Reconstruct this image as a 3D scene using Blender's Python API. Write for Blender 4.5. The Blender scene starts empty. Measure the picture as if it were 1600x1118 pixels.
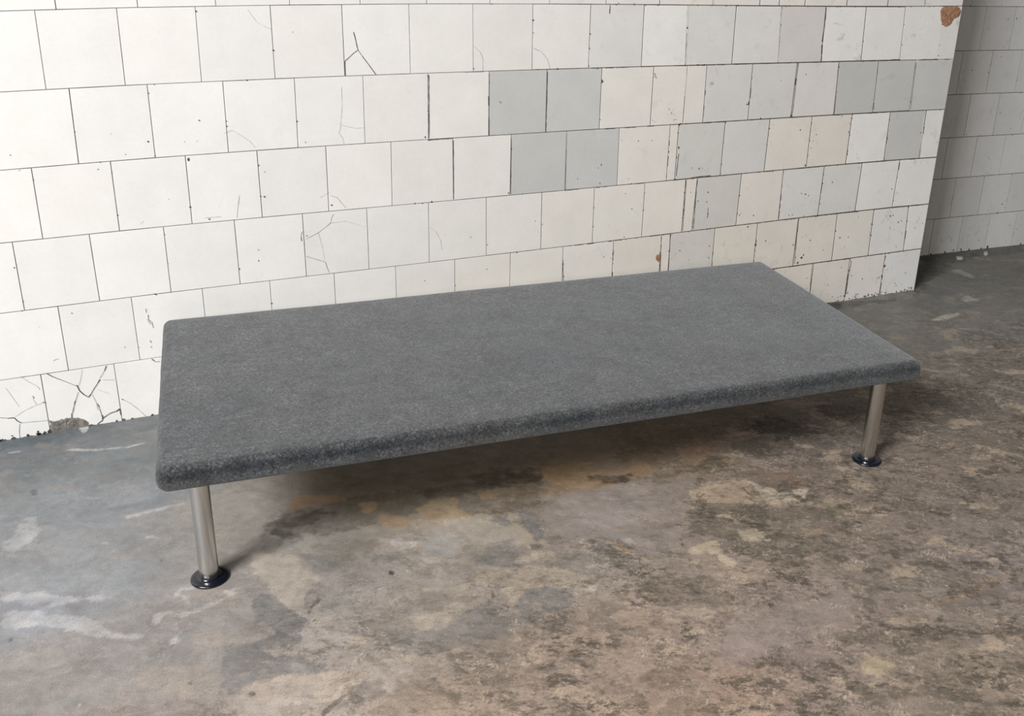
import bpy, bmesh, math, random
import numpy as np
from mathutils import Vector, Matrix
S = bpy.context.scene
random.seed(4)

# ------------------------------------------------------------------ camera
CAM = {"f": 1515.8244, "loc": [0.2908, -2.8783, 1.4217], "yaw": 0.480799, "pitch": 0.364291, "roll": 0.0396, "px": 107.8738, "py": -94.4078}
def cam_axes(yaw, pitch, roll):
    cy, sy, cp, sp = math.cos(yaw), math.sin(yaw), math.cos(pitch), math.sin(pitch)
    f = Vector((sy*cp, cy*cp, -sp)); r = Vector((cy, -sy, 0)); u = r.cross(f)
    cr, sr = math.cos(roll), math.sin(roll)
    return cr*r + sr*u, -sr*r + cr*u, f
cd = bpy.data.cameras.new('camera'); cam = bpy.data.objects.new('camera', cd)
S.collection.objects.link(cam); S.camera = cam
r_, u_, f_ = cam_axes(CAM['yaw'], CAM['pitch'], CAM['roll'])
m = Matrix((r_, u_, -f_)).transposed().to_4x4(); m.translation = Vector(CAM['loc'])
cam.matrix_world = m
cd.sensor_width = 36.0; cd.sensor_fit = 'HORIZONTAL'
cd.lens = CAM['f']/1600*36.0
cd.shift_x = -CAM['px']/1600; cd.shift_y = CAM['py']/1600
cd.clip_start = 0.05; cd.clip_end = 60

# ------------------------------------------------------------------ light
S.view_settings.view_transform = 'Standard'; S.view_settings.look = 'None'
S.view_settings.gamma = 1; S.view_settings.exposure = 0.0
S.view_settings.use_curve_mapping = False
W = bpy.data.worlds.new('world'); S.world = W; W.use_nodes = True
W.node_tree.nodes['Background'].inputs[0].default_value = (0.97, 0.98, 1.0, 1)
W.node_tree.nodes['Background'].inputs[1].default_value = 0.085
def area(name, loc, target, sx, sy, power, col):
    l = bpy.data.lights.new(name, 'AREA'); l.shape = 'RECTANGLE'; l.size = sx; l.size_y = sy
    l.energy = power; l.color = col
    o = bpy.data.objects.new(name, l); S.collection.objects.link(o); o.location = loc
    o.rotation_euler = (Vector(target)-Vector(loc)).to_track_quat('-Z', 'Y').to_euler()
    return o
# high factory window to the left of the camera, and a far weaker fill light added behind it
area('window_light', (-5.2, -4.4, 5.4), (1.6, -0.4, 0.3), 3.0, 2.4, 1360, (0.96, 0.98, 1.0))
area('rear_fill_light', (-2.2, -6.2, 2.9), (2.4, 0, 0.3), 2.6, 1.8, 150, (1.0, 0.95, 0.89))

# measured layout of the place, in metres (wall: x,z; floor: x,y)
COURSES = {0:[1.1697,1.1812,1.1885,1.1921,1.1926,1.1907,1.1877,1.185,1.1843,1.1876],1:[0.9738,0.9828,0.9879,0.9903,0.9908,0.9901,0.9886,0.9866,0.9841,0.9811],2:[0.7735,0.783,0.7868,0.7875,0.7871,0.7866,0.7863,0.7859,0.7841,0.7789],3:[0.5792,0.585,0.5861,0.5853,0.5848,0.5853,0.5866,0.5876,0.5858,0.5778],4:[0.3831,0.3866,0.3861,0.3846,0.3837,0.3842,0.3858,0.3869,0.385,0.3767],5:[0.1878,0.1891,0.1899,0.1901,0.1898,0.189,0.1877,0.1858,0.1834,0.1804]}
JOINTS = {1:[[0.2122,0.2102],[0.4002,0.3978],[0.5923,0.5895],[0.7871,0.7864],[0.9857,0.9849],[1.1835,1.1831],[1.3836,1.3841],[1.583,1.5839],[1.7864,1.7861],[1.985,1.9863],[2.1549,2.1623],[2.3544,2.3563],[2.5504,2.5605],[2.751,2.7584],[2.943,2.9524],[3.1392,3.1491],[3.3376,3.3496]],2:[[0.2631,0.2595],[0.4512,0.4499],[0.6445,0.6424],[0.8398,0.8374],[1.0378,1.036],[1.2373,1.2354],[1.4373,1.4358],[1.6369,1.6366],[1.8373,1.8364],[2.0367,2.0361],[2.1705,2.1697],[2.2524,2.2532],[2.4483,2.4499],[2.6483,2.6472],[2.8465,2.852],[3.0416,3.0472],[3.2352,3.2415]],3:[[0.1473,0.1466],[0.3365,0.3356],[0.5269,0.5257],[0.7202,0.7202],[0.9175,0.9161],[1.116,1.1134],[1.315,1.315],[1.5146,1.5124],[1.714,1.7137],[1.9145,1.9161],[2.1184,2.1174],[2.1539,2.1521],[2.3514,2.3499],[2.5515,2.5489],[2.7483,2.7491],[2.9457,2.9462],[3.1416,3.1445],[3.3362,3.3375]],4:[[0.0739,0.0742],[0.2592,0.2608],[0.4488,0.4484],[0.6404,0.6409],[0.8364,0.8363],[1.0322,1.032],[1.2313,1.2306],[1.4286,1.4291],[1.6289,1.6291],[1.8279,1.8284],[2.0299,2.0292],[2.2002,2.1992],[2.2507,2.2442],[2.4462,2.4428],[2.6408,2.6422],[2.8401,2.8372],[3.0327,3.0295],[3.2321,3.2295]],5:[[0.1553,0.1554],[0.3417,0.3427],[0.5332,0.5332],[0.7261,0.7261],[0.9207,0.9207],[1.1173,1.1173],[1.3174,1.3174],[1.516,1.516],[1.7145,1.7145],[1.9147,1.9147],[2.1144,2.1144],[2.1526,2.1526],[2.3483,2.3483],[2.5448,2.5448],[2.7423,2.7423],[2.9383,2.9415],[3.1323,3.1366],[3.3232,3.3337]],6:[[0.0849,0.084],[0.2727,0.2728],[3.0392,3.04],[3.2344,3.2348]],0:[[0.2609,0.2609],[0.4514,0.4514],[0.6454,0.6454],[0.841,0.841],[1.0392,1.0392],[1.2384,1.2384],[1.4397,1.4397],[1.6402,1.6402],[1.8411,1.8411],[2.0437,2.0437],[2.2556,2.2556],[2.4523,2.4523],[2.5377,2.5377],[2.6522,2.6522],[2.8473,2.8473],[3.0469,3.0469],[3.2358,3.2358]]}
EDGE = [[3.4379,1.1853],[3.4342,0.9826],[3.4387,0.7823],[3.4372,0.5856],[3.432,0.3823],[3.4284,0.1802],[3.4362,-0.0124]]
REC = [0.4046,-0.073]
CRACKS = [[1.8,70,[[1.0152,1.114],[1.0214,1.0869],[1.026,1.0632],[1.0383,1.0447],[1.0563,1.0203],[1.0763,0.9918]]],[1.5,90,[[1.026,1.0632],[1.0124,1.0543],[0.987,1.033]]],[2.2,60,[[0.9861,1.033],[0.9859,0.9908]]],[0.8,165,[[0.7253,1.1784],[0.7464,1.1461],[0.7658,1.1323],[0.786,1.1252]]],[0.9,150,[[1.3843,1.068],[1.4063,1.0502],[1.4148,1.0287],[1.4148,0.9916]]],[1.0,140,[[1.5859,1.0586],[1.6128,1.0481],[1.6359,1.0237],[1.6459,0.9932]]],[1.1,130,[[0.8418,0.5065],[0.8794,0.5229],[0.9036,0.5387],[0.9178,0.5495],[0.9227,0.5673],[0.929,0.5769]]],[1.4,115,[[0.8393,0.4515],[0.8705,0.4374],[0.8953,0.4261],[0.9001,0.4067],[0.9052,0.3913]]],[0.7,160,[[0.8794,0.5229],[0.8884,0.4768],[0.8938,0.4347]]],[0.7,165,[[0.9178,0.5495],[0.965,0.5509],[1.0237,0.5265]]],[0.8,160,[[0.9721,0.9598],[0.9711,0.9038],[0.9621,0.8379],[0.9575,0.8229],[0.9682,0.8088],[0.971,0.7894]]],[0.7,165,[[0.9663,0.8473],[1.0079,0.8355],[1.0331,0.836]]],[1,140,[[0.9226,0.6358],[0.9415,0.6281],[0.9524,0.6131],[0.9671,0.5935]]],[0.7,165,[[0.8916,0.6325],[0.9193,0.646]]],[0.8,160,[[1.235,0.5027],[1.2541,0.4857],[1.2688,0.4559],[1.2726,0.4227]]],[0.9,150,[[0.635,0.8412],[0.6564,0.8491],[0.7024,0.8152],[0.715,0.7959]]],[1,140,[[0.661,0.6584],[0.6554,0.634],[0.6483,0.5921]]],[0.8,150,[[0.5609,0.6006],[0.6046,0.6002]]],[2.4,60,[[0.1002,0.1892],[0.113,0.1769],[0.1321,0.1634]]],[1.6,80,[[0.1321,0.1634],[0.1514,0.1497],[0.1693,0.1362]]],[2.2,60,[[0.1698,0.1401],[0.1739,0.121],[0.1836,0.1068],[0.1939,0.0965],[0.2018,0.1053]]],[2.6,55,[[0.2522,0.1864],[0.2453,0.1713]]],[1.4,90,[[0.2453,0.1713],[0.2311,0.1513]]],[3,60,[[0.2306,0.1473],[0.2222,0.1345]]],[2.0,60,[[0.2222,0.1345],[0.2101,0.1182],[0.2018,0.1053]]],[0.9,130,[[0.189,0.1854],[0.1824,0.1602],[0.1744,0.1373]]],[1.6,100,[[0.1701,0.1176],[0.1578,0.087]]],[3,60,[[0.1583,0.091],[0.1551,0.0793]]],[1.8,80,[[0.1551,0.0793],[0.1468,0.054]]],[3,60,[[0.1452,0.0543],[0.1424,0.034],[0.1405,0.0072]]],[1.0,120,[[0.2048,0.1027],[0.2115,0.0765],[0.2133,0.051]]],[2.6,80,[[0.2143,0.0717],[0.2177,0.0585]]],[1.5,110,[[0.2174,0.0565],[0.2206,0.0284]]],[3.0,60,[[0.2704,0.0437],[0.261,0.0372]]],[2.2,70,[[0.2647,0.0385],[0.2436,0.0343],[0.227,0.025],[0.2213,0.0199]]],[3.2,70,[[0.2228,0.0322],[0.2208,0.0157],[0.2059,0.0061]]],[1,130,[[0.2369,0.1441],[0.2682,0.1383]]],[1,150,[[0.2199,0.1163],[0.2323,0.1078],[0.2481,0.0985]]],[3,80,[[0.2704,0.0437],[0.2713,0.0223]]],[1.8,90,[[-0.0318,0.0761],[-0.0093,0.0695]]],[3.2,60,[[-0.0138,0.0704],[0.0017,0.0692],[0.0079,0.0578],[0.0163,0.0499]]],[1.2,110,[[0.0163,0.0499],[0.0511,0.0468],[0.0846,0.0439]]],[1.3,100,[[0.0129,0.0486],[0.0081,0.027],[0.0058,0.0007]]],[0.9,150,[[0.0036,0.0709],[0.0296,0.0859],[0.0582,0.0965],[0.0831,0.1017]]],[2.4,70,[[0.0768,0.103],[0.0846,0.1014]]],[1,140,[[0.0356,0.191],[0.0532,0.1719],[0.0714,0.1545],[0.0762,0.1436]]],[0.9,150,[[0.0551,0.1194],[0.0616,0.0978]]],[2.2,110,[[0.0563,0.1272],[0.0582,0.1188]]],[0.8,165,[[-0.0057,0.165],[0.019,0.1002]]],[1.6,100,[[0.0386,0.1905],[0.0463,0.1891]]],[1.0,130,[[0.2792,0.0737],[0.2997,0.057],[0.3179,0.0342],[0.3404,-0.0004]]],[2.6,70,[[0.2792,0.0737],[0.284,0.0706]]],[1.4,110,[[0.3735,0.1858],[0.3829,0.1759],[0.3952,0.1758]]],[2,70,[[0.3738,0.1878],[0.3799,0.1806]]],[1.8,110,[[0.3751,0.346],[0.3755,0.334]]],[1.6,100,[[0.379,0.3274],[0.3789,0.3114],[0.3865,0.3022],[0.3887,0.2837]]],[1.2,110,[[0.3758,0.3139],[0.3824,0.2968]]],[1.8,140,[[0.3752,0.2472],[0.3777,0.2386]]],[1.6,140,[[0.3766,0.2286],[0.3759,0.2225]]],[1.2,130,[[0.1213,0.2253],[0.1281,0.2281],[0.1362,0.2287]]],[1.4,150,[[0.827,0.5142],[0.8299,0.5281],[0.8359,0.5335]]],[2.6,130,[[0.827,0.5142],[0.8282,0.5019]]],[0.9,140,[[0.3897,0.5987],[0.3989,0.6071]]],[1.6,110,[[1.4714,0.898],[1.4736,0.8919],[1.4802,0.8916]]],[3,130,[[2.0383,0.9675],[2.0472,0.9501]]],[2,60,[[1.8554,1.1892],[1.8549,1.1773],[1.8544,1.1633]]],[1.2,150,[[2.0398,0.8083],[2.056,0.7986]]],[2.4,45,[[1.838,0.9525],[1.8375,0.9399]]],[1.6,60,[[2.6509,0.989],[2.6507,0.889],[2.6501,0.7895]]],[2.2,50,[[2.7517,1.1808],[2.753,1.1176],[2.7501,1.0606]]],[3.4,45,[[2.752,1.0491],[2.7556,1.0167]]],[2,50,[[2.7556,1.0167],[2.7582,0.991]]],[2.4,45,[[2.436,0.8441],[2.4445,0.8437],[2.446,0.8552]]],[1.6,90,[[2.7423,0.3876],[2.7431,0.2953],[2.748,0.1955]]],[2.2,60,[[3.0472,0.1733],[3.0412,0.1093],[3.0423,0.0236]]],[1.8,70,[[2.8406,0.1843],[2.8462,0.0617]]],[1.6,70,[[2.3069,0.4695],[2.308,0.43]]],[1.3,60,[[1.7136,0.3373],[1.7177,0.2536]]],[2.6,40,[[2.1521,0.5862],[2.1738,0.5868],[2.201,0.5871]]],[1.8,50,[[2.201,0.5871],[2.2503,0.5903],[2.306,0.5908]]],[1.6,70,[[2.1603,0.6812],[2.1564,0.6]]],[1.5,60,[[2.2015,0.5823],[2.2018,0.3914]]],[1.5,60,[[2.2484,0.581],[2.2494,0.3914]]],[1.6,60,[[2.1499,0.3821],[2.1536,0.2347]]],[1.4,70,[[2.1118,0.3788],[2.1171,0.2393]]],[2.4,60,[[1.2321,0.7853],[1.2676,0.7872],[1.3118,0.7876]]],[1.8,60,[[1.2392,0.9851],[1.2364,0.791]]],[1.8,60,[[1.4362,0.9831],[1.4358,0.7896]]],[2,60,[[1.4343,0.9136],[1.4344,0.8835]]],[1.8,70,[[1.637,0.9833],[1.6365,0.7886]]],[1.8,80,[[1.316,0.7802],[1.3151,0.5912]]],[1.6,70,[[1.5136,0.7767],[1.5136,0.589]]],[1.3,110,[[1.7129,0.78],[1.7149,0.5873]]],[1.6,90,[[1.3557,0.9904],[1.417,0.9906]]],[1.5,80,[[3.1024,0.9877],[3.1486,0.9879]]],[1.4,100,[[2.8427,0.9796],[2.8528,0.7894]]],[1.4,110,[[3.2356,0.9723],[3.2436,0.7912]]],[1.4,120,[[3.0393,0.9602],[3.0445,0.8127]]],[2.4,90,[[3.0455,0.8251],[3.0469,0.8001]]]]
SPECKS = [[0.5725,0.8806,2,75],[0.4355,0.8296,2.6,75],[0.1045,0.8144,1.5,75],[0.3465,0.8558,1,75],[0.3757,0.798,1.2,75],[0.5333,0.7729,4,75],[0.3106,0.7813,1.6,75],[0.5247,0.6364,2.2,75],[0.5726,0.5957,2.6,75],[0.6436,0.8607,1.8,75],[0.4489,0.7895,1.6,75],[0.7304,0.6485,2.2,75],[0.7361,0.7229,1.2,75],[0.843,1.1159,1.1,75],[0.5284,0.8239,1,75],[0.5619,0.8237,1,75],[0.1186,0.7727,1.4,75],[0.3035,0.7624,1.6,75],[0.1861,0.3598,1.8,75],[0.0675,0.5092,1.8,75],[0.47,0.6638,1,75],[0.4491,0.5624,1.4,75],[0.4483,0.4759,1.2,75],[0.6421,0.4344,2,75],[0.0744,0.4121,1.6,75],[0.0673,0.3849,1.6,75],[0.4077,0.385,1.6,75],[0.3072,0.236,1.4,75],[0.1015,0.3321,0.9,75],[0.6988,0.4538,1.8,75],[0.7014,0.4878,1.4,75],[0.9248,0.6055,2.4,75],[0.8444,0.5164,1.6,75],[1.3725,0.4557,1.4,75],[1.2119,0.324,1.4,75],[1.4313,0.4226,1.4,75],[1.4292,0.337,1.4,75],[1.5055,0.594,1.9,75],[0.8586,0.802,1.4,75],[1.0194,1.2028,0.1,75],[1.2241,0.7958,2.4,75],[1.8395,0.9461,2.2,75],[2.1583,0.7044,2.8,75],[2.1511,0.7574,1.6,75],[2.159,0.7887,2,75],[1.9908,0.7375,1.4,75],[2.045,0.7365,1.2,75],[1.9245,0.7437,1,75],[1.8489,0.6641,1.8,75],[1.837,0.6538,1.2,75],[1.8471,0.599,1.6,75],[1.7597,0.6217,1.3,75],[1.9609,0.6059,1.2,75],[2.2222,0.6256,1.3,75],[2.2666,0.6223,1.2,75],[2.2529,0.621,2,75],[2.1313,0.8037,1.2,75],[2.139,0.8055,1.2,75],[1.7871,1.0995,1.6,75],[1.5848,1.1058,1.2,75],[1.9874,1.1893,1.5,75],[1.8858,1.1952,1.3,75],[2.4443,0.846,2,75],[2.5056,0.7907,2,75],[2.152,0.5886,2.5,75],[1.7141,0.3207,2.4,75],[1.7182,0.275,2.4,75],[1.912,0.3355,2,75],[1.9131,0.316,1.4,75],[1.6051,0.4874,1.4,75],[1.6316,0.4735,1.4,75],[1.9808,0.495,1.6,75],[1.9512,0.5537,1.1,75],[2.0288,0.4858,1.6,75],[2.1974,0.4408,1.6,75],[2.1972,0.5374,1.8,75],[2.1497,0.3179,2.8,75],[2.1504,0.3771,1.8,75],[2.1972,0.315,1.8,75],[2.3278,0.3178,1.6,75],[2.3295,0.2718,1.8,75],[2.3483,0.2875,1.4,75],[2.2403,0.2747,1.2,75],[2.225,0.535,1.2,75],[2.3094,0.4447,1.8,75],[2.4533,0.4259,1.6,75],[2.5195,0.4195,1.8,75],[2.4614,0.4327,1,75],[2.4978,0.3759,2.4,75],[2.5434,0.2989,2.8,75],[2.5432,0.2755,2,75],[2.591,0.3093,1.6,75],[2.299,0.4923,1.6,75],[2.301,0.5286,2,75],[2.259,0.4983,1.8,75],[2.2749,0.1783,0.5,75],[1.8761,0.3276,1.4,75],[1.9557,0.3931,1.4,75],[1.8827,0.2492,0.8,75],[1.5384,0.3833,1.6,75],[1.9025,0.3197,1,75],[2.6933,0.9438,1.6,75],[2.581,0.9241,1,75],[2.6971,0.7364,2,75],[2.6464,0.7945,3,75],[2.6441,0.7898,2,75],[2.8922,0.7801,1.5,75],[2.7424,0.5976,2.6,75],[2.7773,0.7147,1.5,75],[2.7603,0.6638,1,75],[2.9386,0.7155,1.6,75],[3.3206,0.6914,1.8,75],[2.9357,0.7507,1,75],[3.2104,0.4648,1.6,75],[2.8879,0.5203,1.6,75],[2.7598,0.4819,1.8,75],[2.7403,0.4861,1.4,75],[2.7766,0.4753,1.4,75],[2.8402,0.4359,1.4,75],[2.8257,0.3848,1.6,75],[2.6898,0.4031,1.4,75],[2.7084,0.4039,1.4,75],[2.7636,0.3934,1.3,75],[3.0295,0.3879,2.2,75],[3.3201,0.3785,2.2,75],[3.2266,0.3486,2.4,75],[3.2404,0.3501,1.8,75],[3.0514,0.3601,1.2,75],[3.0114,0.2798,1.6,75],[2.9673,0.2818,2,75],[2.998,0.2401,1.2,75],[3.1268,0.3227,1.4,75],[3.1282,0.2784,1.4,75],[3.3259,0.3166,1.8,75],[3.3772,0.2804,1.4,75],[3.2758,0.316,2,75],[3.2929,0.3199,1.6,75],[2.7703,0.3057,1.2,75],[2.8149,0.2875,2,75],[2.7297,0.2782,1.8,75],[2.8879,0.2388,1.4,75],[2.6136,0.3016,0.8,75],[2.7635,0.1991,3,75],[2.78,0.2188,3.6,75],[2.7882,0.2286,2.4,75],[2.7505,0.2222,1.2,75],[3.2383,0.1275,3.2,75],[3.2291,0.0825,2.6,75],[3.2155,0.0785,1.8,75],[3.1221,0.0847,1.8,75],[3.0589,0.107,1.6,75],[2.8199,0.1264,1.4,75],[2.9369,0.0805,1.6,75],[2.8267,0.0811,1,75],[3.0514,0.031,2,75],[3.0362,0.0187,3,75],[3.0387,0.0441,2.4,75],[3.0995,0.0157,2,75],[3.1098,0.0172,1.6,75],[3.3138,0.0395,1.6,75],[3.3232,0.0294,1.4,75],[3.2995,0.056,1,75],[3.169,0.0033,2.4,75],[3.1905,0.0033,2.4,75],[3.2194,0.0022,2,75],[3.1477,0.0033,1.8,75],[3.279,-0.0059,1.6,75],[3.33,-0.004,1.4,75],[3.3783,-0.0046,1.4,75],[2.9698,0.025,1.6,75],[3.0019,0.0177,1.4,75],[3.015,0.0216,1.4,75],[2.2775,0.925,5,175],[2.1071,0.8428,3,185],[2.116,0.829,2.4,175],[2.9188,0.0885,1,75],[2.8883,0.5176,1,75]]
RUST = [[[2.1004,0.3137],[2.1067,0.303],[2.1107,0.3224],[2.1154,0.297],[2.1142,0.2773],[2.1055,0.2833],[2.0968,0.2893],[2.0931,0.3021]]]
BRICK = [[3.321,1.1685],[3.3256,1.1781],[3.3342,1.1853],[3.351,1.1865],[3.3685,1.1853],[3.3889,1.1865],[3.4135,1.1853],[3.4257,1.178],[3.4327,1.1707],[3.431,1.1561],[3.4194,1.1464],[3.4002,1.1392],[3.3939,1.1221],[3.3788,1.1125],[3.362,1.1102],[3.3431,1.1176],[3.3323,1.1347],[3.3249,1.1516]]
BROKEN = [[0.0862,0.0436],[0.097,0.0393],[0.1099,0.0376],[0.13,0.0397],[0.1431,0.0391],[0.1561,0.0365],[0.1688,0.0317],[0.1782,0.0266],[0.1801,0.0157],[0.1815,0.0006],[0.1849,-0.0128],[0.1655,-0.0193],[0.1364,-0.0109],[0.1087,-0.007],[0.0842,-0.0059],[0.086,0.0187]]
ZONES = [[0.0387,-0.1478,[97,100,102]],[0.0057,-0.0579,[87,90,92]],[0.0434,-0.4212,[119,122,124]],[0.1774,-0.7615,[126,127,128]],[0.0502,-0.8264,[132,133,137]],[0.2618,-0.4524,[122,124,126]],[0.0654,-1.0646,[130,123,118]],[0.242,-0.2347,[105,108,109]],[0.2889,-1.0445,[131,126,123]],[0.3654,-1.2388,[139,130,123]],[0.4969,-1.3172,[165,152,141]],[0.4292,-0.9481,[139,131,126]],[0.5955,-0.8114,[140,135,126]],[0.8529,-0.7414,[112,98,80]],[0.7233,-0.5848,[112,100,84]],[0.5889,-0.5942,[146,139,131]],[0.9952,-0.9283,[156,145,132]],[0.7059,-1.0468,[142,134,127]],[0.7911,-1.2041,[156,144,132]],[0.6455,-1.1724,[152,142,134]],[0.9326,-1.3344,[130,116,104]],[1.1791,-1.2058,[142,131,120]],[0.7761,-1.4536,[150,133,118]],[1.0392,-1.4868,[142,125,112]],[1.3005,-0.7621,[135,115,90]],[1.2669,-0.614,[125,112,100]],[1.3745,-1.0006,[146,134,126]],[1.498,-1.1178,[145,130,119]],[1.6191,-0.7438,[131,112,92]],[1.7531,-0.8804,[135,115,95]],[1.8819,-1.0118,[122,108,98]],[2.085,-0.9001,[110,100,92]],[1.6846,-1.1356,[137,120,104]],[1.9207,-1.2384,[130,116,104]],[1.2273,-1.4226,[150,131,115]],[1.4582,-1.4559,[141,125,114]],[1.4478,-1.5883,[138,122,115]],[1.2398,-1.6556,[150,127,110]],[1.6593,-1.5458,[137,122,112]],[1.9518,-1.5485,[125,114,103]],[2.1373,-1.5758,[134,122,115]],[1.7553,-1.8317,[133,119,105]],[2.4263,-1.3197,[124,112,102]],[2.3635,-1.1412,[128,114,102]],[2.4802,-0.8887,[112,104,95]],[2.6024,-0.9865,[108,100,92]],[2.6881,-1.1125,[114,104,94]],[2.9031,-0.7574,[112,105,97]],[2.9389,-0.4086,[110,107,101]],[3.4571,-0.4063,[112,109,104]],[3.7669,0.051,[102,100,94]],[4.27,0.1577,[98,95,90]],[3.0082,-0.1553,[105,103,99]],[3.4625,-0.0541,[104,102,98]],[1.5533,-0.4539,[100,92,84]],[0.8408,-0.0618,[125,123,118]],[3.2603,0.3367,[100,98,94]]]
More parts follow.
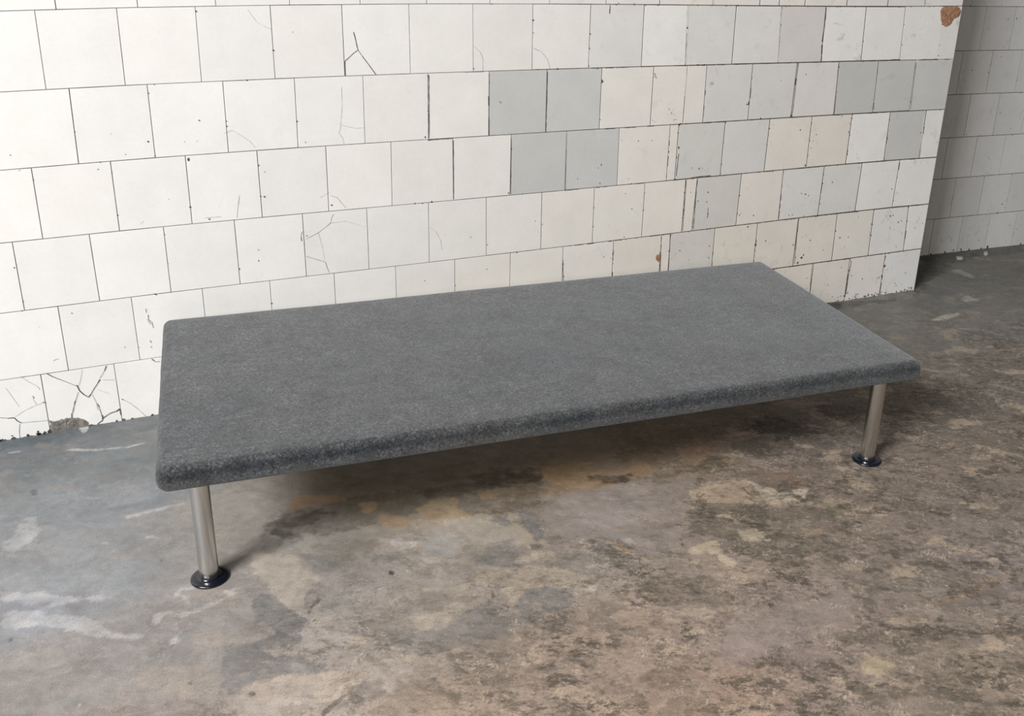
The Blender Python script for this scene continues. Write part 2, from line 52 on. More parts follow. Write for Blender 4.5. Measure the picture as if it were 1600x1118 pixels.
PATCHES = [[[96,92,86],0.55,0.011,0.0094,[[0.5136,-0.8366],[0.5425,-0.7881],[0.5368,-0.7511],[0.5683,-0.7532],[0.5825,-0.8],[0.5663,-0.8544],[0.5392,-0.8748]],0],[[104,98,88],0.5,0.0141,0.0125,[[0.6654,-0.8421],[0.7531,-0.8663],[0.7921,-0.8978],[0.7302,-0.9539],[0.6593,-0.9359],[0.6266,-0.8809]],0],[[200,198,194],0.9,0.0017,0.0017,[[0.1579,-0.0014],[0.1633,0.0174],[0.1734,0.0174],[0.1814,-0.0029],[0.1791,-0.027],[0.1672,-0.0344]],0],[[166,154,140],0.8,0.0072,0.0072,[[0.5146,-0.804],[0.6129,-0.8749],[0.6351,-0.9774],[0.5964,-1.0227],[0.57,-1.0821],[0.5406,-1.0219],[0.5231,-0.9654],[0.5049,-0.9068]],1],[[72,66,57],0.55,0.0149,0.0149,[[0.5585,-0.7222],[0.605,-0.6813],[0.7041,-0.6703],[0.8043,-0.6709],[0.9411,-0.6788],[1.0516,-0.6733],[1.1929,-0.6975],[1.3011,-0.7177],[1.273,-0.822],[1.2262,-0.9036],[1.1303,-0.8943],[1.0495,-0.875],[1.0043,-0.8072],[0.9194,-0.8025],[0.8327,-0.8117],[0.7347,-0.8143],[0.6442,-0.7982],[0.584,-0.7921]],0],[[60,52,44],0.5,0.0107,0.0122,[[0.5728,-0.7285],[0.6179,-0.6963],[0.7008,-0.685],[0.7258,-0.7182],[0.6721,-0.7416],[0.6104,-0.7746],[0.5763,-0.7684]],0],[[60,52,44],0.5,0.012,0.0137,[[0.9316,-0.7091],[1.0723,-0.7179],[1.2256,-0.7115],[1.3221,-0.7153],[1.2785,-0.7889],[1.1909,-0.7936],[1.0893,-0.7704],[0.9703,-0.7528]],0],[[112,98,80],0.5,0.014,0.014,[[0.8287,-0.5775],[0.9657,-0.6],[1.1437,-0.6276],[1.3245,-0.6662],[1.3177,-0.7248],[1.148,-0.7148],[0.9724,-0.6923],[0.8544,-0.6757]],0],[[150,118,84],0.7,0.0116,0.0083,[[0.6446,-0.6017],[0.7469,-0.6292],[0.77,-0.6727],[0.6878,-0.6697],[0.6236,-0.6674]],0],[[152,124,92],0.6,0.0065,0.0065,[[0.7957,-0.7036],[0.8435,-0.7144],[0.8338,-0.7493],[0.8,-0.7505]],0],[[152,124,92],0.6,0.0061,0.0046,[[0.8378,-0.7765],[0.8769,-0.803],[0.9088,-0.8356],[0.8856,-0.8562],[0.8394,-0.8451],[0.818,-0.8053]],0],[[150,128,100],0.85,0.0099,0.0083,[[0.9314,-0.7917],[0.976,-0.7619],[1.0118,-0.7607],[1.036,-0.7879],[1.0175,-0.8292],[1.042,-0.8718],[0.9829,-0.8679],[0.931,-0.8453]],0],[[152,124,92],0.8,0.0066,0.005,[[1.1027,-0.7831],[1.1284,-0.7736],[1.145,-0.7876],[1.1387,-0.8123],[1.1147,-0.8221],[1.0968,-0.8076]],0],[[176,161,141],0.55,0.0065,0.0081,[[0.968,-0.8615],[1.0795,-0.8881],[1.1319,-0.933],[1.1533,-0.9976],[1.1513,-1.0412],[1.1268,-1.0651],[1.0788,-1.0181],[1.0099,-0.9791],[0.9615,-0.9285]],1],[[157,148,137],0.7,0.0091,0.0076,[[0.9007,-0.8869],[1.0126,-0.8809],[1.0988,-0.9279],[1.1361,-1.005],[1.0912,-1.0293],[1.0052,-0.9915],[0.9481,-0.9664]],1],[[108,106,104],0.8,0.0048,0.0048,[[1.0935,-0.8974],[1.1139,-0.9126],[1.1338,-0.9494],[1.1179,-0.9578],[1.0934,-0.941],[1.0841,-0.9121]],0],[[108,106,104],0.85,0.0065,0.0065,[[1.166,-0.9034],[1.2047,-0.9106],[1.1913,-0.9683],[1.18,-1.0243],[1.1458,-1.0533],[1.1503,-1.0202],[1.1431,-0.9688]],0],[[72,66,57],0.6,0.005,0.005,[[1.1285,-1.0457],[1.1581,-1.0529],[1.1537,-1.074],[1.1315,-1.07]],0],[[205,200,197],0.34,0.0061,0.0061,[[0.8269,-0.8987],[0.8509,-0.8888],[0.8835,-0.9149],[0.8758,-0.9489],[0.8465,-0.9557],[0.8214,-0.9335]],0],[[150,148,145],0.7,0.005,0.005,[[0.8839,-0.9238],[0.9588,-0.9362],[0.9732,-0.9425],[0.957,-0.9646],[0.9641,-0.9906],[0.9326,-1.0104],[0.8767,-0.9858]],1],[[108,106,104],0.6,0.0091,0.0076,[[0.7628,-0.9355],[0.7975,-0.9342],[0.8372,-0.96],[0.8285,-0.9783],[0.7877,-0.9684],[0.7602,-0.9563]],0],[[108,106,104],0.5,0.0115,0.01,[[0.6155,-0.8623],[0.6551,-0.888],[0.6854,-0.9205],[0.67,-0.9539],[0.6269,-0.9479],[0.6052,-0.912]],0],[[170,158,145],0.7,0.0063,0.0047,[[0.8763,-0.9967],[0.9063,-0.9933],[0.9197,-1.0103],[0.9084,-1.0245],[0.8827,-1.0159]],0],[[108,106,104],0.6,0.011,0.011,[[1.0218,-1.0132],[1.0995,-1.0097],[1.1123,-1.0672],[1.066,-1.0887],[1.1309,-1.131],[1.2122,-1.1393],[1.3099,-1.1542],[1.3516,-1.1438],[1.338,-1.1025],[1.2851,-1.1],[1.25,-1.1504],[1.1675,-1.1607],[1.0287,-1.0993],[0.9848,-1.0664]],0],[[176,161,141],0.7,0.0076,0.0061,[[1.1215,-1.0769],[1.1565,-1.0753],[1.1785,-1.102],[1.1577,-1.1097],[1.1245,-1.1006]],0],[[165,150,132],0.75,0.0076,0.0076,[[0.9733,-1.0962],[1.0535,-1.1183],[1.1257,-1.1423],[1.2052,-1.2042],[1.2039,-1.2557],[1.1798,-1.2702],[1.1312,-1.236],[1.0928,-1.2139],[1.0461,-1.2107],[1.0063,-1.2298],[0.9972,-1.1764],[0.979,-1.1429],[0.9563,-1.12]],0],[[175,165,152],0.7,0.0029,0.0029,[[1.1753,-1.2301],[1.1911,-1.232],[1.2029,-1.2578],[1.1954,-1.2722],[1.1782,-1.267],[1.1689,-1.2528]],0],[[178,172,165],0.7,0.003,0.003,[[1.2149,-1.1817],[1.2501,-1.1837],[1.2801,-1.2024],[1.2642,-1.2062],[1.2199,-1.192]],0],[[108,106,104],0.75,0.0086,0.0086,[[1.0434,-1.2095],[1.0736,-1.2028],[1.1197,-1.2259],[1.1487,-1.2438],[1.1379,-1.2886],[1.0972,-1.3064],[1.0538,-1.2987],[1.0279,-1.3217],[0.9986,-1.3017],[1.0,-1.2629]],0],[[108,106,104],0.6,0.0094,0.0094,[[0.9033,-1.2196],[0.9539,-1.2065],[0.9824,-1.2312],[0.998,-1.2854],[0.9526,-1.3215],[0.8955,-1.3177],[0.8517,-1.3195],[0.8088,-1.3212],[0.7457,-1.3031],[0.7005,-1.2723],[0.7174,-1.2375],[0.7444,-1.2168],[0.7879,-1.214],[0.8314,-1.256],[0.8577,-1.2225]],0],[[118,108,98],0.6,0.01,0.01,[[0.8341,-1.1163],[0.8869,-1.1398],[0.9056,-1.1727],[0.8555,-1.1864],[0.823,-1.1953],[0.8177,-1.1576]],0],[[176,161,141],0.6,0.0072,0.0057,[[0.7943,-1.194],[0.8186,-1.1864],[0.8323,-1.2111],[0.8159,-1.2423],[0.7885,-1.2344],[0.7791,-1.2101]],0],[[108,106,104],0.85,0.0039,0.0052,[[0.4851,-0.9851],[0.5107,-0.9722],[0.5299,-1.0051],[0.5436,-1.0423],[0.5637,-1.0793],[0.5815,-1.1055],[0.5614,-1.1235],[0.5508,-1.1625],[0.5364,-1.1815],[0.5012,-1.1614],[0.4681,-1.1674],[0.4646,-1.1343],[0.4867,-1.1336],[0.5226,-1.1172],[0.4956,-1.0828],[0.4726,-1.0613]],0],[[108,106,104],0.75,0.0078,0.0078,[[0.4058,-1.1184],[0.437,-1.1219],[0.4654,-1.1453],[0.4841,-1.1849],[0.5295,-1.2157],[0.5864,-1.2516],[0.5939,-1.275],[0.5434,-1.2719],[0.4983,-1.2456],[0.4498,-1.2391],[0.4089,-1.2679],[0.3878,-1.249],[0.3895,-1.1923]],0],[[120,116,112],0.5,0.0094,0.008,[[0.6149,-1.067],[0.6585,-1.0625],[0.6944,-1.0906],[0.6607,-1.1111],[0.614,-1.1018]],0],[[105,98,92],0.65,0.006,0.0072,[[0.6076,-1.3395],[0.643,-1.3365],[0.681,-1.3402],[0.6737,-1.3791],[0.6317,-1.3786],[0.6119,-1.406],[0.5994,-1.3822]],0],[[205,200,197],0.3,0.008,0.0067,[[-0.0106,-0.8107],[0.0627,-0.8435],[0.1603,-0.9099],[0.2011,-0.9727],[0.2482,-1.0112],[0.2595,-1.0249],[0.2056,-1.007],[0.1352,-0.943],[0.0632,-0.8888],[-0.0079,-0.8788]],0],[[205,200,197],0.28,0.004,0.004,[[0.1836,-0.9516],[0.207,-0.9775],[0.2487,-1.0028],[0.2563,-1.0191],[0.2179,-1.004],[0.1889,-0.9737]],0],[[205,200,197],0.34,0.0034,0.0034,[[0.2812,-0.9527],[0.2969,-0.9483],[0.3197,-0.9538],[0.3335,-0.9716],[0.3596,-0.9717],[0.4013,-0.955],[0.4276,-0.9595],[0.4056,-0.9735],[0.3646,-0.9855],[0.3384,-0.9875],[0.3209,-0.9682],[0.302,-0.9643],[0.2938,-0.9856],[0.283,-0.9941],[0.277,-0.9735]],0],[[205,200,197],0.28,0.0036,0.0029,[[0.3308,-0.8921],[0.3452,-0.8813],[0.3821,-0.8903],[0.3785,-0.8986],[0.3481,-0.8925],[0.3403,-0.9037],[0.3584,-0.9214],[0.359,-0.9527],[0.3497,-0.9414],[0.347,-0.9163],[0.3322,-0.9049]],0],[[205,200,197],0.45,0.008,0.0067,[[0.3147,-1.0346],[0.3338,-1.0323],[0.3271,-1.0617],[0.3053,-1.0689],[0.3032,-1.051]],0],[[205,200,197],0.4,0.0043,0.0043,[[0.4317,-0.9297],[0.4518,-0.9337],[0.4588,-0.9516],[0.442,-0.9538]],0],[[205,200,197],0.3,0.0134,0.0107,[[0.0619,-0.7844],[0.1498,-0.8284],[0.2393,-0.844],[0.1873,-0.8523],[0.0995,-0.8368],[-0.0126,-0.7632],[-0.0136,-0.7387]],0],[[205,200,197],0.4,0.0023,0.003,[[0.2907,-0.6431],[0.308,-0.642],[0.3166,-0.6603],[0.2928,-0.6527]],0],[[205,200,197],0.34,0.003,0.003,[[0.1957,-0.6243],[0.2094,-0.6303],[0.2117,-0.6426],[0.1954,-0.6327]],0],[[205,200,197],0.35,0.0048,0.0032,[[0.2502,-0.5267],[0.3172,-0.5246],[0.3939,-0.5194],[0.3926,-0.5318],[0.316,-0.5398],[0.2567,-0.5419]],0],[[205,200,197],0.4,0.0026,0.0026,[[-0.0221,-0.0692],[0.0091,-0.0709],[0.0126,-0.0839],[-0.0187,-0.0782]],0],[[205,200,197],0.4,0.0028,0.0028,[[0.1171,-0.113],[0.1972,-0.1432],[0.2785,-0.1621],[0.3203,-0.16],[0.278,-0.1697],[0.1968,-0.1547],[0.1171,-0.1207]],0],[[205,200,197],0.2,0.0143,0.0172,[[0.0045,-0.5233],[0.0366,-0.4336],[0.058,-0.4583],[0.0321,-0.5496],[0.0137,-0.6105],[-0.0061,-0.6018]],0],[[154,144,136],0.3,0.0145,0.0145,[[0.0182,-0.9642],[0.0875,-0.9748],[0.1221,-1.0314],[0.0878,-1.0938],[0.0328,-1.0875],[0.0088,-1.0197]],0],[[130,131,131],0.4,0.0115,0.0115,[[0.0609,-0.6971],[0.1799,-0.6838],[0.2985,-0.7631],[0.2383,-0.863],[0.1122,-0.7948]],0],[[132,130,126],0.5,0.0109,0.0109,[[0.0878,-1.1125],[0.1669,-1.0914],[0.2226,-1.136],[0.1748,-1.1886],[0.088,-1.1668]],0],[[140,134,128],0.5,0.0121,0.0121,[[0.1701,-0.991],[0.3036,-1.0187],[0.2855,-1.0849],[0.2009,-1.1068]],0],[[152,124,92],0.85,0.0052,0.0052,[[1.3061,-0.7198],[1.3479,-0.7453],[1.4102,-0.7415],[1.4522,-0.7595],[1.4029,-0.7764],[1.4365,-0.8094],[1.5093,-0.8444],[1.5395,-0.8274],[1.5654,-0.8002],[1.5958,-0.8209],[1.5927,-0.869],[1.577,-0.8882],[1.5224,-0.8758],[1.4846,-0.8522],[1.4286,-0.8245],[1.4619,-0.8751],[1.4621,-0.893],[1.3981,-0.883],[1.3529,-0.8565],[1.3022,-0.8416],[1.2926,-0.8128]],0],[[150,120,84],0.5,0.0087,0.007,[[1.2703,-0.8279],[1.3981,-0.883],[1.3892,-0.9001],[1.2728,-0.8635]],0],[[60,52,44],0.8,0.007,0.007,[[1.404,-0.8139],[1.4615,-0.8386],[1.5192,-0.8634],[1.4864,-0.8856],[1.4375,-0.8646],[1.4061,-0.8294]],0],[[60,52,44],0.5,0.0087,0.0105,[[1.1032,-0.6846],[1.1994,-0.6817],[1.29,-0.7205],[1.2773,-0.7704],[1.2317,-0.7866],[1.1678,-0.759],[1.1076,-0.7225]],0],[[60,52,44],0.35,0.011,0.0147,[[1.5146,-0.7785],[1.6382,-0.7107],[1.7548,-0.7392],[1.6846,-0.8511],[1.6187,-0.8537],[1.5743,-0.7845]],0],[[72,66,57],0.45,0.011,0.0147,[[1.5553,-0.8899],[1.6563,-0.8962],[1.7804,-0.8725],[1.8363,-0.8564],[1.7772,-0.91],[1.6898,-0.9106],[1.5831,-0.9128]],0],[[105,90,72],0.4,0.0155,0.0135,[[1.5677,-0.6809],[1.8714,-0.7016],[1.8513,-0.8011],[1.724,-0.7883],[1.5626,-0.7677]],0],[[138,110,82],0.5,0.0097,0.0097,[[1.724,-0.7883],[1.8156,-0.7859],[1.7995,-0.8608],[1.7359,-0.873],[1.7115,-0.843]],0],[[72,66,57],0.6,0.0116,0.0097,[[1.887,-0.8162],[2.0008,-0.8219],[1.9888,-0.9009],[1.9259,-0.9226],[1.8714,-0.8713]],0],[[48,42,40],0.75,0.0098,0.0138,[[1.999,-0.7687],[2.0637,-0.7373],[2.1298,-0.7325],[2.1501,-0.7873],[2.1607,-0.8368],[2.1883,-0.8794],[2.1525,-0.8774],[2.0922,-0.8605],[2.0266,-0.867],[2.019,-0.8296],[1.9947,-0.7977]],0],[[72,66,57],0.5,0.0154,0.0132,[[2.273,-0.7305],[2.3608,-0.7524],[2.3489,-0.857],[2.315,-0.8657],[2.2736,-0.7928]],0],[[142,132,124],0.6,0.0162,0.0129,[[1.2339,-0.9069],[1.3458,-0.8709],[1.514,-0.926],[1.6971,-0.9324],[1.592,-1.0625],[1.498,-1.1485],[1.4544,-1.2179],[1.3571,-1.1977],[1.3436,-1.1257],[1.2474,-1.0687],[1.2005,-1.0182]],1],[[160,150,146],0.3,0.0166,0.0132,[[1.2978,-0.9672],[1.482,-0.9813],[1.5449,-1.042],[1.4368,-1.0597],[1.2956,-1.0447]],0],[[190,184,178],0.5,0.0032,0.0032,[[1.3475,-1.1185],[1.3722,-1.1235],[1.3735,-1.1534],[1.3589,-1.147]],0],[[190,160,130],0.7,0.0027,0.003,[[1.307,-1.1096],[1.3289,-1.1192],[1.3418,-1.1453],[1.3505,-1.1778],[1.3584,-1.1955],[1.3382,-1.1837],[1.3208,-1.1505]],0],[[182,160,134],0.75,0.0052,0.007,[[1.6194,-1.0135],[1.6683,-0.9926],[1.7349,-1.0035],[1.7983,-1.0054],[1.8152,-1.0272],[1.7879,-1.0794],[1.7847,-1.1125],[1.7513,-1.1149],[1.6796,-1.0838],[1.632,-1.0632],[1.6168,-1.0397]],0],[[186,170,150],0.8,0.0055,0.0055,[[1.8066,-1.009],[1.8175,-1.0391],[1.8364,-1.0722],[1.8652,-1.1058],[1.8959,-1.1086],[1.9385,-1.1163],[1.9046,-1.1473],[1.8612,-1.1525],[1.8232,-1.1461],[1.7976,-1.1518],[1.7928,-1.116],[1.7976,-1.0661]],0],[[122,100,84],0.7,0.0055,0.0055,[[1.8481,-0.9973],[1.9606,-1.0268],[1.9303,-1.0877],[1.9083,-1.1069],[1.8713,-1.0979],[1.8465,-1.0588],[1.8309,-1.0267]],0],[[146,112,82],0.5,0.0056,0.0056,[[1.9371,-1.0651],[1.9661,-1.0628],[1.9568,-1.0882],[1.918,-1.1003]],0],[[95,88,76],0.7,0.0116,0.0116,[[1.5677,-1.0847],[1.632,-1.0632],[1.7182,-1.1173],[1.7817,-1.1449],[1.8613,-1.1795],[1.9413,-1.2142],[2.0002,-1.2229],[1.9683,-1.2591],[1.8752,-1.2669],[1.8225,-1.228],[1.7511,-1.2127],[1.6705,-1.2393],[1.616,-1.2601],[1.5803,-1.1997],[1.543,-1.1683]],0],[[95,88,76],0.5,0.0149,0.0149,[[1.6012,-1.2536],[1.7092,-1.2411],[1.8345,-1.2649],[1.8277,-1.3233],[1.836,-1.386],[1.7858,-1.4205],[1.7448,-1.3743],[1.68,-1.3316],[1.5992,-1.3101]],0],[[182,165,142],0.75,0.0066,0.0083,[[1.6324,-1.129],[1.6724,-1.1238],[1.6889,-1.144],[1.6617,-1.1737],[1.6306,-1.1695]],0],[[182,165,142],0.75,0.0066,0.0083,[[1.6444,-1.2065],[1.6926,-1.2091],[1.7168,-1.2444],[1.6962,-1.2716],[1.6538,-1.2619],[1.6289,-1.2421]],0],[[182,165,142],0.85,0.0046,0.0046,[[1.4719,-1.2256],[1.5127,-1.2146],[1.5617,-1.2214],[1.5565,-1.2571],[1.5558,-1.291],[1.5697,-1.3194],[1.5408,-1.3259],[1.5296,-1.2962],[1.5387,-1.2664],[1.514,-1.2556],[1.4793,-1.2516]],0],[[58,48,38],0.8,0.0032,0.0032,[[1.4876,-1.1681],[1.4876,-1.183],[1.479,-1.2085],[1.4731,-1.2031]],0],[[172,140,100],0.35,0.0048,0.0048,[[1.8073,-1.2778],[1.8463,-1.2887],[1.8457,-1.3069],[1.8084,-1.2967]],0],[[90,84,74],0.6,0.0115,0.0115,[[1.2798,-1.3021],[1.3387,-1.2897],[1.394,-1.3143],[1.4702,-1.3349],[1.4713,-1.4374],[1.4449,-1.4499],[1.3979,-1.4168],[1.3446,-1.393],[1.3047,-1.3752],[1.2761,-1.338]],0],[[195,180,172],0.5,0.0029,0.0029,[[1.2594,-1.3379],[1.2761,-1.338],[1.2715,-1.3604],[1.2541,-1.3647]],0],[[176,161,141],0.6,0.0057,0.0057,[[1.3065,-1.4],[1.3942,-1.4224],[1.412,-1.4472],[1.3866,-1.4595],[1.3133,-1.4429],[1.2874,-1.4313]],0],[[144,134,126],0.3,0.0213,0.0213,[[1.4454,-1.474],[1.6137,-1.4886],[1.731,-1.5284],[1.6682,-1.6206],[1.5623,-1.6181],[1.4357,-1.6043],[1.3596,-1.5485]],1],[[156,134,116],0.3,0.0182,0.0182,[[1.0155,-1.5346],[1.2094,-1.5839],[1.3764,-1.6397],[1.3279,-1.7475],[0.987,-1.5917]],0],[[160,138,120],0.3,0.0169,0.0169,[[0.6161,-1.3899],[0.7963,-1.3964],[0.9297,-1.4764],[0.9421,-1.5712],[0.6086,-1.4187]],0],[[72,66,57],0.4,0.013,0.0117,[[1.1498,-1.5569],[1.2366,-1.5144],[1.241,-1.558],[1.2012,-1.6095],[1.1573,-1.5953]],0],[[60,52,44],0.7,0.0024,0.0024,[[0.6,-1.3549],[0.5902,-1.3689],[0.5481,-1.3911],[0.5441,-1.3822],[0.5802,-1.3589]],0],[[60,52,44],0.7,0.0021,0.0027,[[0.6169,-1.0391],[0.6232,-1.0492],[0.5973,-1.071],[0.5842,-1.093],[0.5835,-1.0835],[0.601,-1.0537]],0],[[58,54,50],0.6,0.0065,0.0065,[[1.8491,-1.4061],[1.9065,-1.4228],[1.9949,-1.4414],[2.0702,-1.4745],[1.975,-1.4616],[1.9319,-1.4626],[1.9305,-1.442],[1.862,-1.4261]],0],[[72,66,57],0.55,0.0061,0.0091,[[1.7721,-1.3287],[1.7915,-1.3664],[1.818,-1.4066],[1.8076,-1.4301],[1.7775,-1.3831],[1.7467,-1.3524]],0],[[72,66,57],0.5,0.0065,0.0097,[[1.8205,-1.4497],[1.8967,-1.4778],[1.8874,-1.4984],[1.8209,-1.4717]],0],[[72,66,57],0.5,0.0072,0.0086,[[1.7283,-1.5272],[1.7619,-1.5371],[1.7571,-1.5847],[1.7248,-1.5991],[1.7326,-1.559]],0],[[72,66,57],0.5,0.0061,0.0091,[[1.8031,-1.6766],[1.8711,-1.7232],[1.9506,-1.759],[2.0092,-1.7784],[1.995,-1.7903],[1.9106,-1.7592],[1.853,-1.7219],[1.8072,-1.7104]],0],[[72,66,57],0.5,0.0057,0.0086,[[1.7394,-1.664],[1.7789,-1.6818],[1.8025,-1.715],[1.8301,-1.7162],[1.798,-1.7286],[1.7398,-1.7024]],0],[[72,66,57],0.5,0.0056,0.0084,[[1.7042,-1.7105],[1.7682,-1.7394],[1.7577,-1.7497],[1.7004,-1.7239]],0],[[72,66,57],0.5,0.0072,0.01,[[1.6419,-1.6088],[1.6465,-1.6448],[1.6068,-1.6491],[1.5948,-1.6216]],0],[[178,160,130],0.7,0.0043,0.0072,[[1.6271,-1.6865],[1.6541,-1.7347],[1.646,-1.7619],[1.6024,-1.7523],[1.5847,-1.7239]],0],[[182,165,142],0.7,0.004,0.0054,[[1.507,-1.715],[1.5129,-1.7415],[1.5163,-1.7721],[1.5342,-1.7802],[1.5346,-1.7513],[1.5289,-1.7189]],0],[[72,66,57],0.5,0.0078,0.0104,[[1.5349,-1.7317],[1.5703,-1.787],[1.6436,-1.8008],[1.7438,-1.8424],[1.7682,-1.8867],[1.7062,-1.8776],[1.6238,-1.821],[1.5574,-1.8192],[1.5224,-1.7652]],0],[[72,66,57],0.45,0.0052,0.0091,[[1.742,-1.8939],[1.814,-1.9267],[1.8024,-1.9365],[1.7429,-1.9094]],0],[[120,104,92],0.6,0.0076,0.0076,[[1.9666,-1.5948],[2.0625,-1.5841],[2.1003,-1.6278],[2.0043,-1.6374],[1.9566,-1.6239]],0],[[158,128,96],0.35,0.0038,0.0038,[[1.8712,-1.6283],[1.9566,-1.6239],[2.0208,-1.6319],[2.0715,-1.615],[2.1498,-1.6228],[2.0589,-1.6358],[1.9842,-1.6463],[1.8986,-1.6405]],0],[[110,102,94],0.5,0.0107,0.0091,[[1.8695,-1.6398],[1.9578,-1.6421],[2.158,-1.6534],[2.1272,-1.6793],[2.0042,-1.6753],[1.8949,-1.6633]],1],[[72,66,57],0.5,0.0147,0.0129,[[2.1233,-1.31],[2.1862,-1.2934],[2.1997,-1.3264],[2.16,-1.3425]],0],[[178,170,160],0.7,0.0053,0.0053,[[3.2274,-0.2936],[3.3108,-0.2743],[3.3715,-0.2679],[3.4158,-0.2776],[3.3739,-0.3067],[3.3031,-0.3161],[3.2421,-0.3067]],0],[[165,158,150],0.6,0.0058,0.0058,[[3.5355,-0.1657],[3.5992,-0.149],[3.6025,-0.1917],[3.6622,-0.19],[3.5917,-0.212],[3.5507,-0.2042]],0],[[160,154,145],0.55,0.006,0.006,[[3.7661,0.1076],[3.8389,0.1183],[3.8245,0.0478],[3.809,-0.0111],[3.7818,0.0085],[3.7811,0.0643]],0],[[150,145,138],0.45,0.0071,0.0071,[[2.7774,-0.7169],[2.8456,-0.6946],[2.9225,-0.6802],[2.9795,-0.686],[2.9257,-0.7217],[2.8468,-0.7232]],0],[[160,152,144],0.5,0.0047,0.0059,[[2.733,-0.7314],[2.7763,-0.7329],[2.7815,-0.7514],[2.7359,-0.7434]],0],[[150,142,134],0.5,0.0057,0.0057,[[2.9551,-0.7954],[2.9983,-0.8406],[3.0198,-0.9033],[3.0115,-0.9368],[2.9859,-0.8787],[2.9579,-0.8349]],0],[[150,142,134],0.5,0.0057,0.0069,[[2.904,-0.8555],[2.9193,-0.8829],[2.9367,-0.9214],[2.8922,-0.9336],[2.8849,-0.8999]],0],[[70,66,62],0.5,0.0172,0.0172,[[2.6983,-0.781],[2.8202,-0.7781],[2.9064,-0.8671],[2.8307,-0.9875],[2.6754,-0.9705],[2.6313,-0.9042]],0],[[78,72,64],0.5,0.0143,0.0143,[[2.945,-0.7182],[3.046,-0.7131],[3.063,-0.8119],[3.0752,-0.8832],[3.0239,-0.8182],[2.9462,-0.7751]],0],[[60,58,54],0.6,0.0139,0.0139,[[2.9459,0.0072],[3.0697,-0.0091],[3.185,-0.0378],[3.2866,-0.0445],[3.2582,-0.0743],[3.0952,-0.0589],[2.9571,-0.0595]],0],[[48,46,44],0.7,0.0111,0.0111,[[2.9308,-0.0026],[3.0101,-0.0178],[2.9621,-0.0615],[2.9169,-0.0591]],0],[[48,46,44],0.5,0.032,0.0256,[[3.4191,-0.0374],[3.8083,0.3295],[4.0481,0.3141],[4.084,0.2269],[3.8687,0.1854],[3.7011,0.1228]],0],[[60,58,55],0.5,0.0166,0.0166,[[4.0318,0.2989],[4.4629,0.2819],[4.3449,0.1828],[4.1458,0.2039],[4.0064,0.2351]],0],[[205,200,192],0.8,0.0033,0.0033,[[3.9497,0.2459],[3.9771,0.2357],[3.9428,0.2077],[3.9247,0.2145]],0],[[205,200,192],0.7,0.0033,0.0033,[[4.1471,0.2562],[4.1658,0.2492],[4.1324,0.2194],[4.1087,0.2178]],0],[[70,80,86],0.6,0.0068,0.0068,[[-0.0435,0.0022],[0.0203,-0.0048],[0.085,-0.0038],[0.0852,-0.0523],[-0.0102,-0.0511],[-0.0411,-0.0572]],0],[[100,104,106],0.5,0.0092,0.0092,[[0.0851,-0.012],[0.3737,-0.028],[0.3685,-0.0902],[0.0852,-0.0721]],0],[[35,33,31],0.95,0.0015,0.0009,[[0.7863,-1.0107],[0.7931,-1.0084],[0.7992,-1.0137],[0.7977,-1.0236],[0.7903,-1.0282],[0.7849,-1.0206]],0],[[80,74,66],0.6,0.0025,0.0017,[[0.0386,-0.3096],[0.0503,-0.3079],[0.0536,-0.336],[0.0449,-0.3388]],0],[[60,60,60],0.7,0.0016,0.0016,[[0.2906,-0.4747],[0.3033,-0.4671],[0.3124,-0.4678],[0.2982,-0.4747]],0],[[60,56,52],0.7,0.0015,0.0012,[[0.3118,-0.7529],[0.3174,-0.7526],[0.3179,-0.7636],[0.3123,-0.7638]],0],[[80,74,66],0.6,0.0015,0.0012,[[0.3158,-0.7053],[0.3215,-0.705],[0.3221,-0.7136],[0.3167,-0.7112]],0],[[70,60,52],0.6,0.0013,0.001,[[0.3049,-1.0729],[0.3144,-1.0645],[0.3134,-1.0746],[0.3057,-1.0775]],0],[[70,64,58],0.6,0.0014,0.0012,[[0.3276,-1.1971],[0.3339,-1.1942],[0.3342,-1.202],[0.3295,-1.2017]],0],[[60,55,50],0.7,0.0024,0.0024,[[0.4299,-1.2719],[0.438,-1.2662],[0.4402,-1.2822],[0.4307,-1.2815]],0],[[70,66,60],0.6,0.0012,0.0012,[[0.0108,-0.9129],[0.0154,-0.9129],[0.0158,-0.9236],[0.0123,-0.9221]],0],[[215,208,200],0.6,0.0012,0.0012,[[0.1303,-1.1665],[0.1369,-1.1659],[0.1388,-1.1793],[0.1323,-1.1746]],0],[[70,64,58],0.6,0.0015,0.0015,[[0.9813,-1.1491],[0.9838,-1.1704],[0.9776,-1.1975],[0.969,-1.2035],[0.9791,-1.1783]],0]]
WHITE_JOINTS = [[1.4,235,[[2.1551,1.1873],[2.1586,1.0908]]],[1.0,225,[[2.1586,1.0908],[2.162,0.9944]]],[1.0,235,[[2.5507,1.1853],[2.5602,0.9912]]],[1.1,240,[[2.2568,1.2062],[2.2554,1.1937]]],[0.8,205,[[2.168,0.9855],[2.1692,0.8846]]],[0.9,235,[[3.3264,0.7615],[3.3399,0.5868]]]]

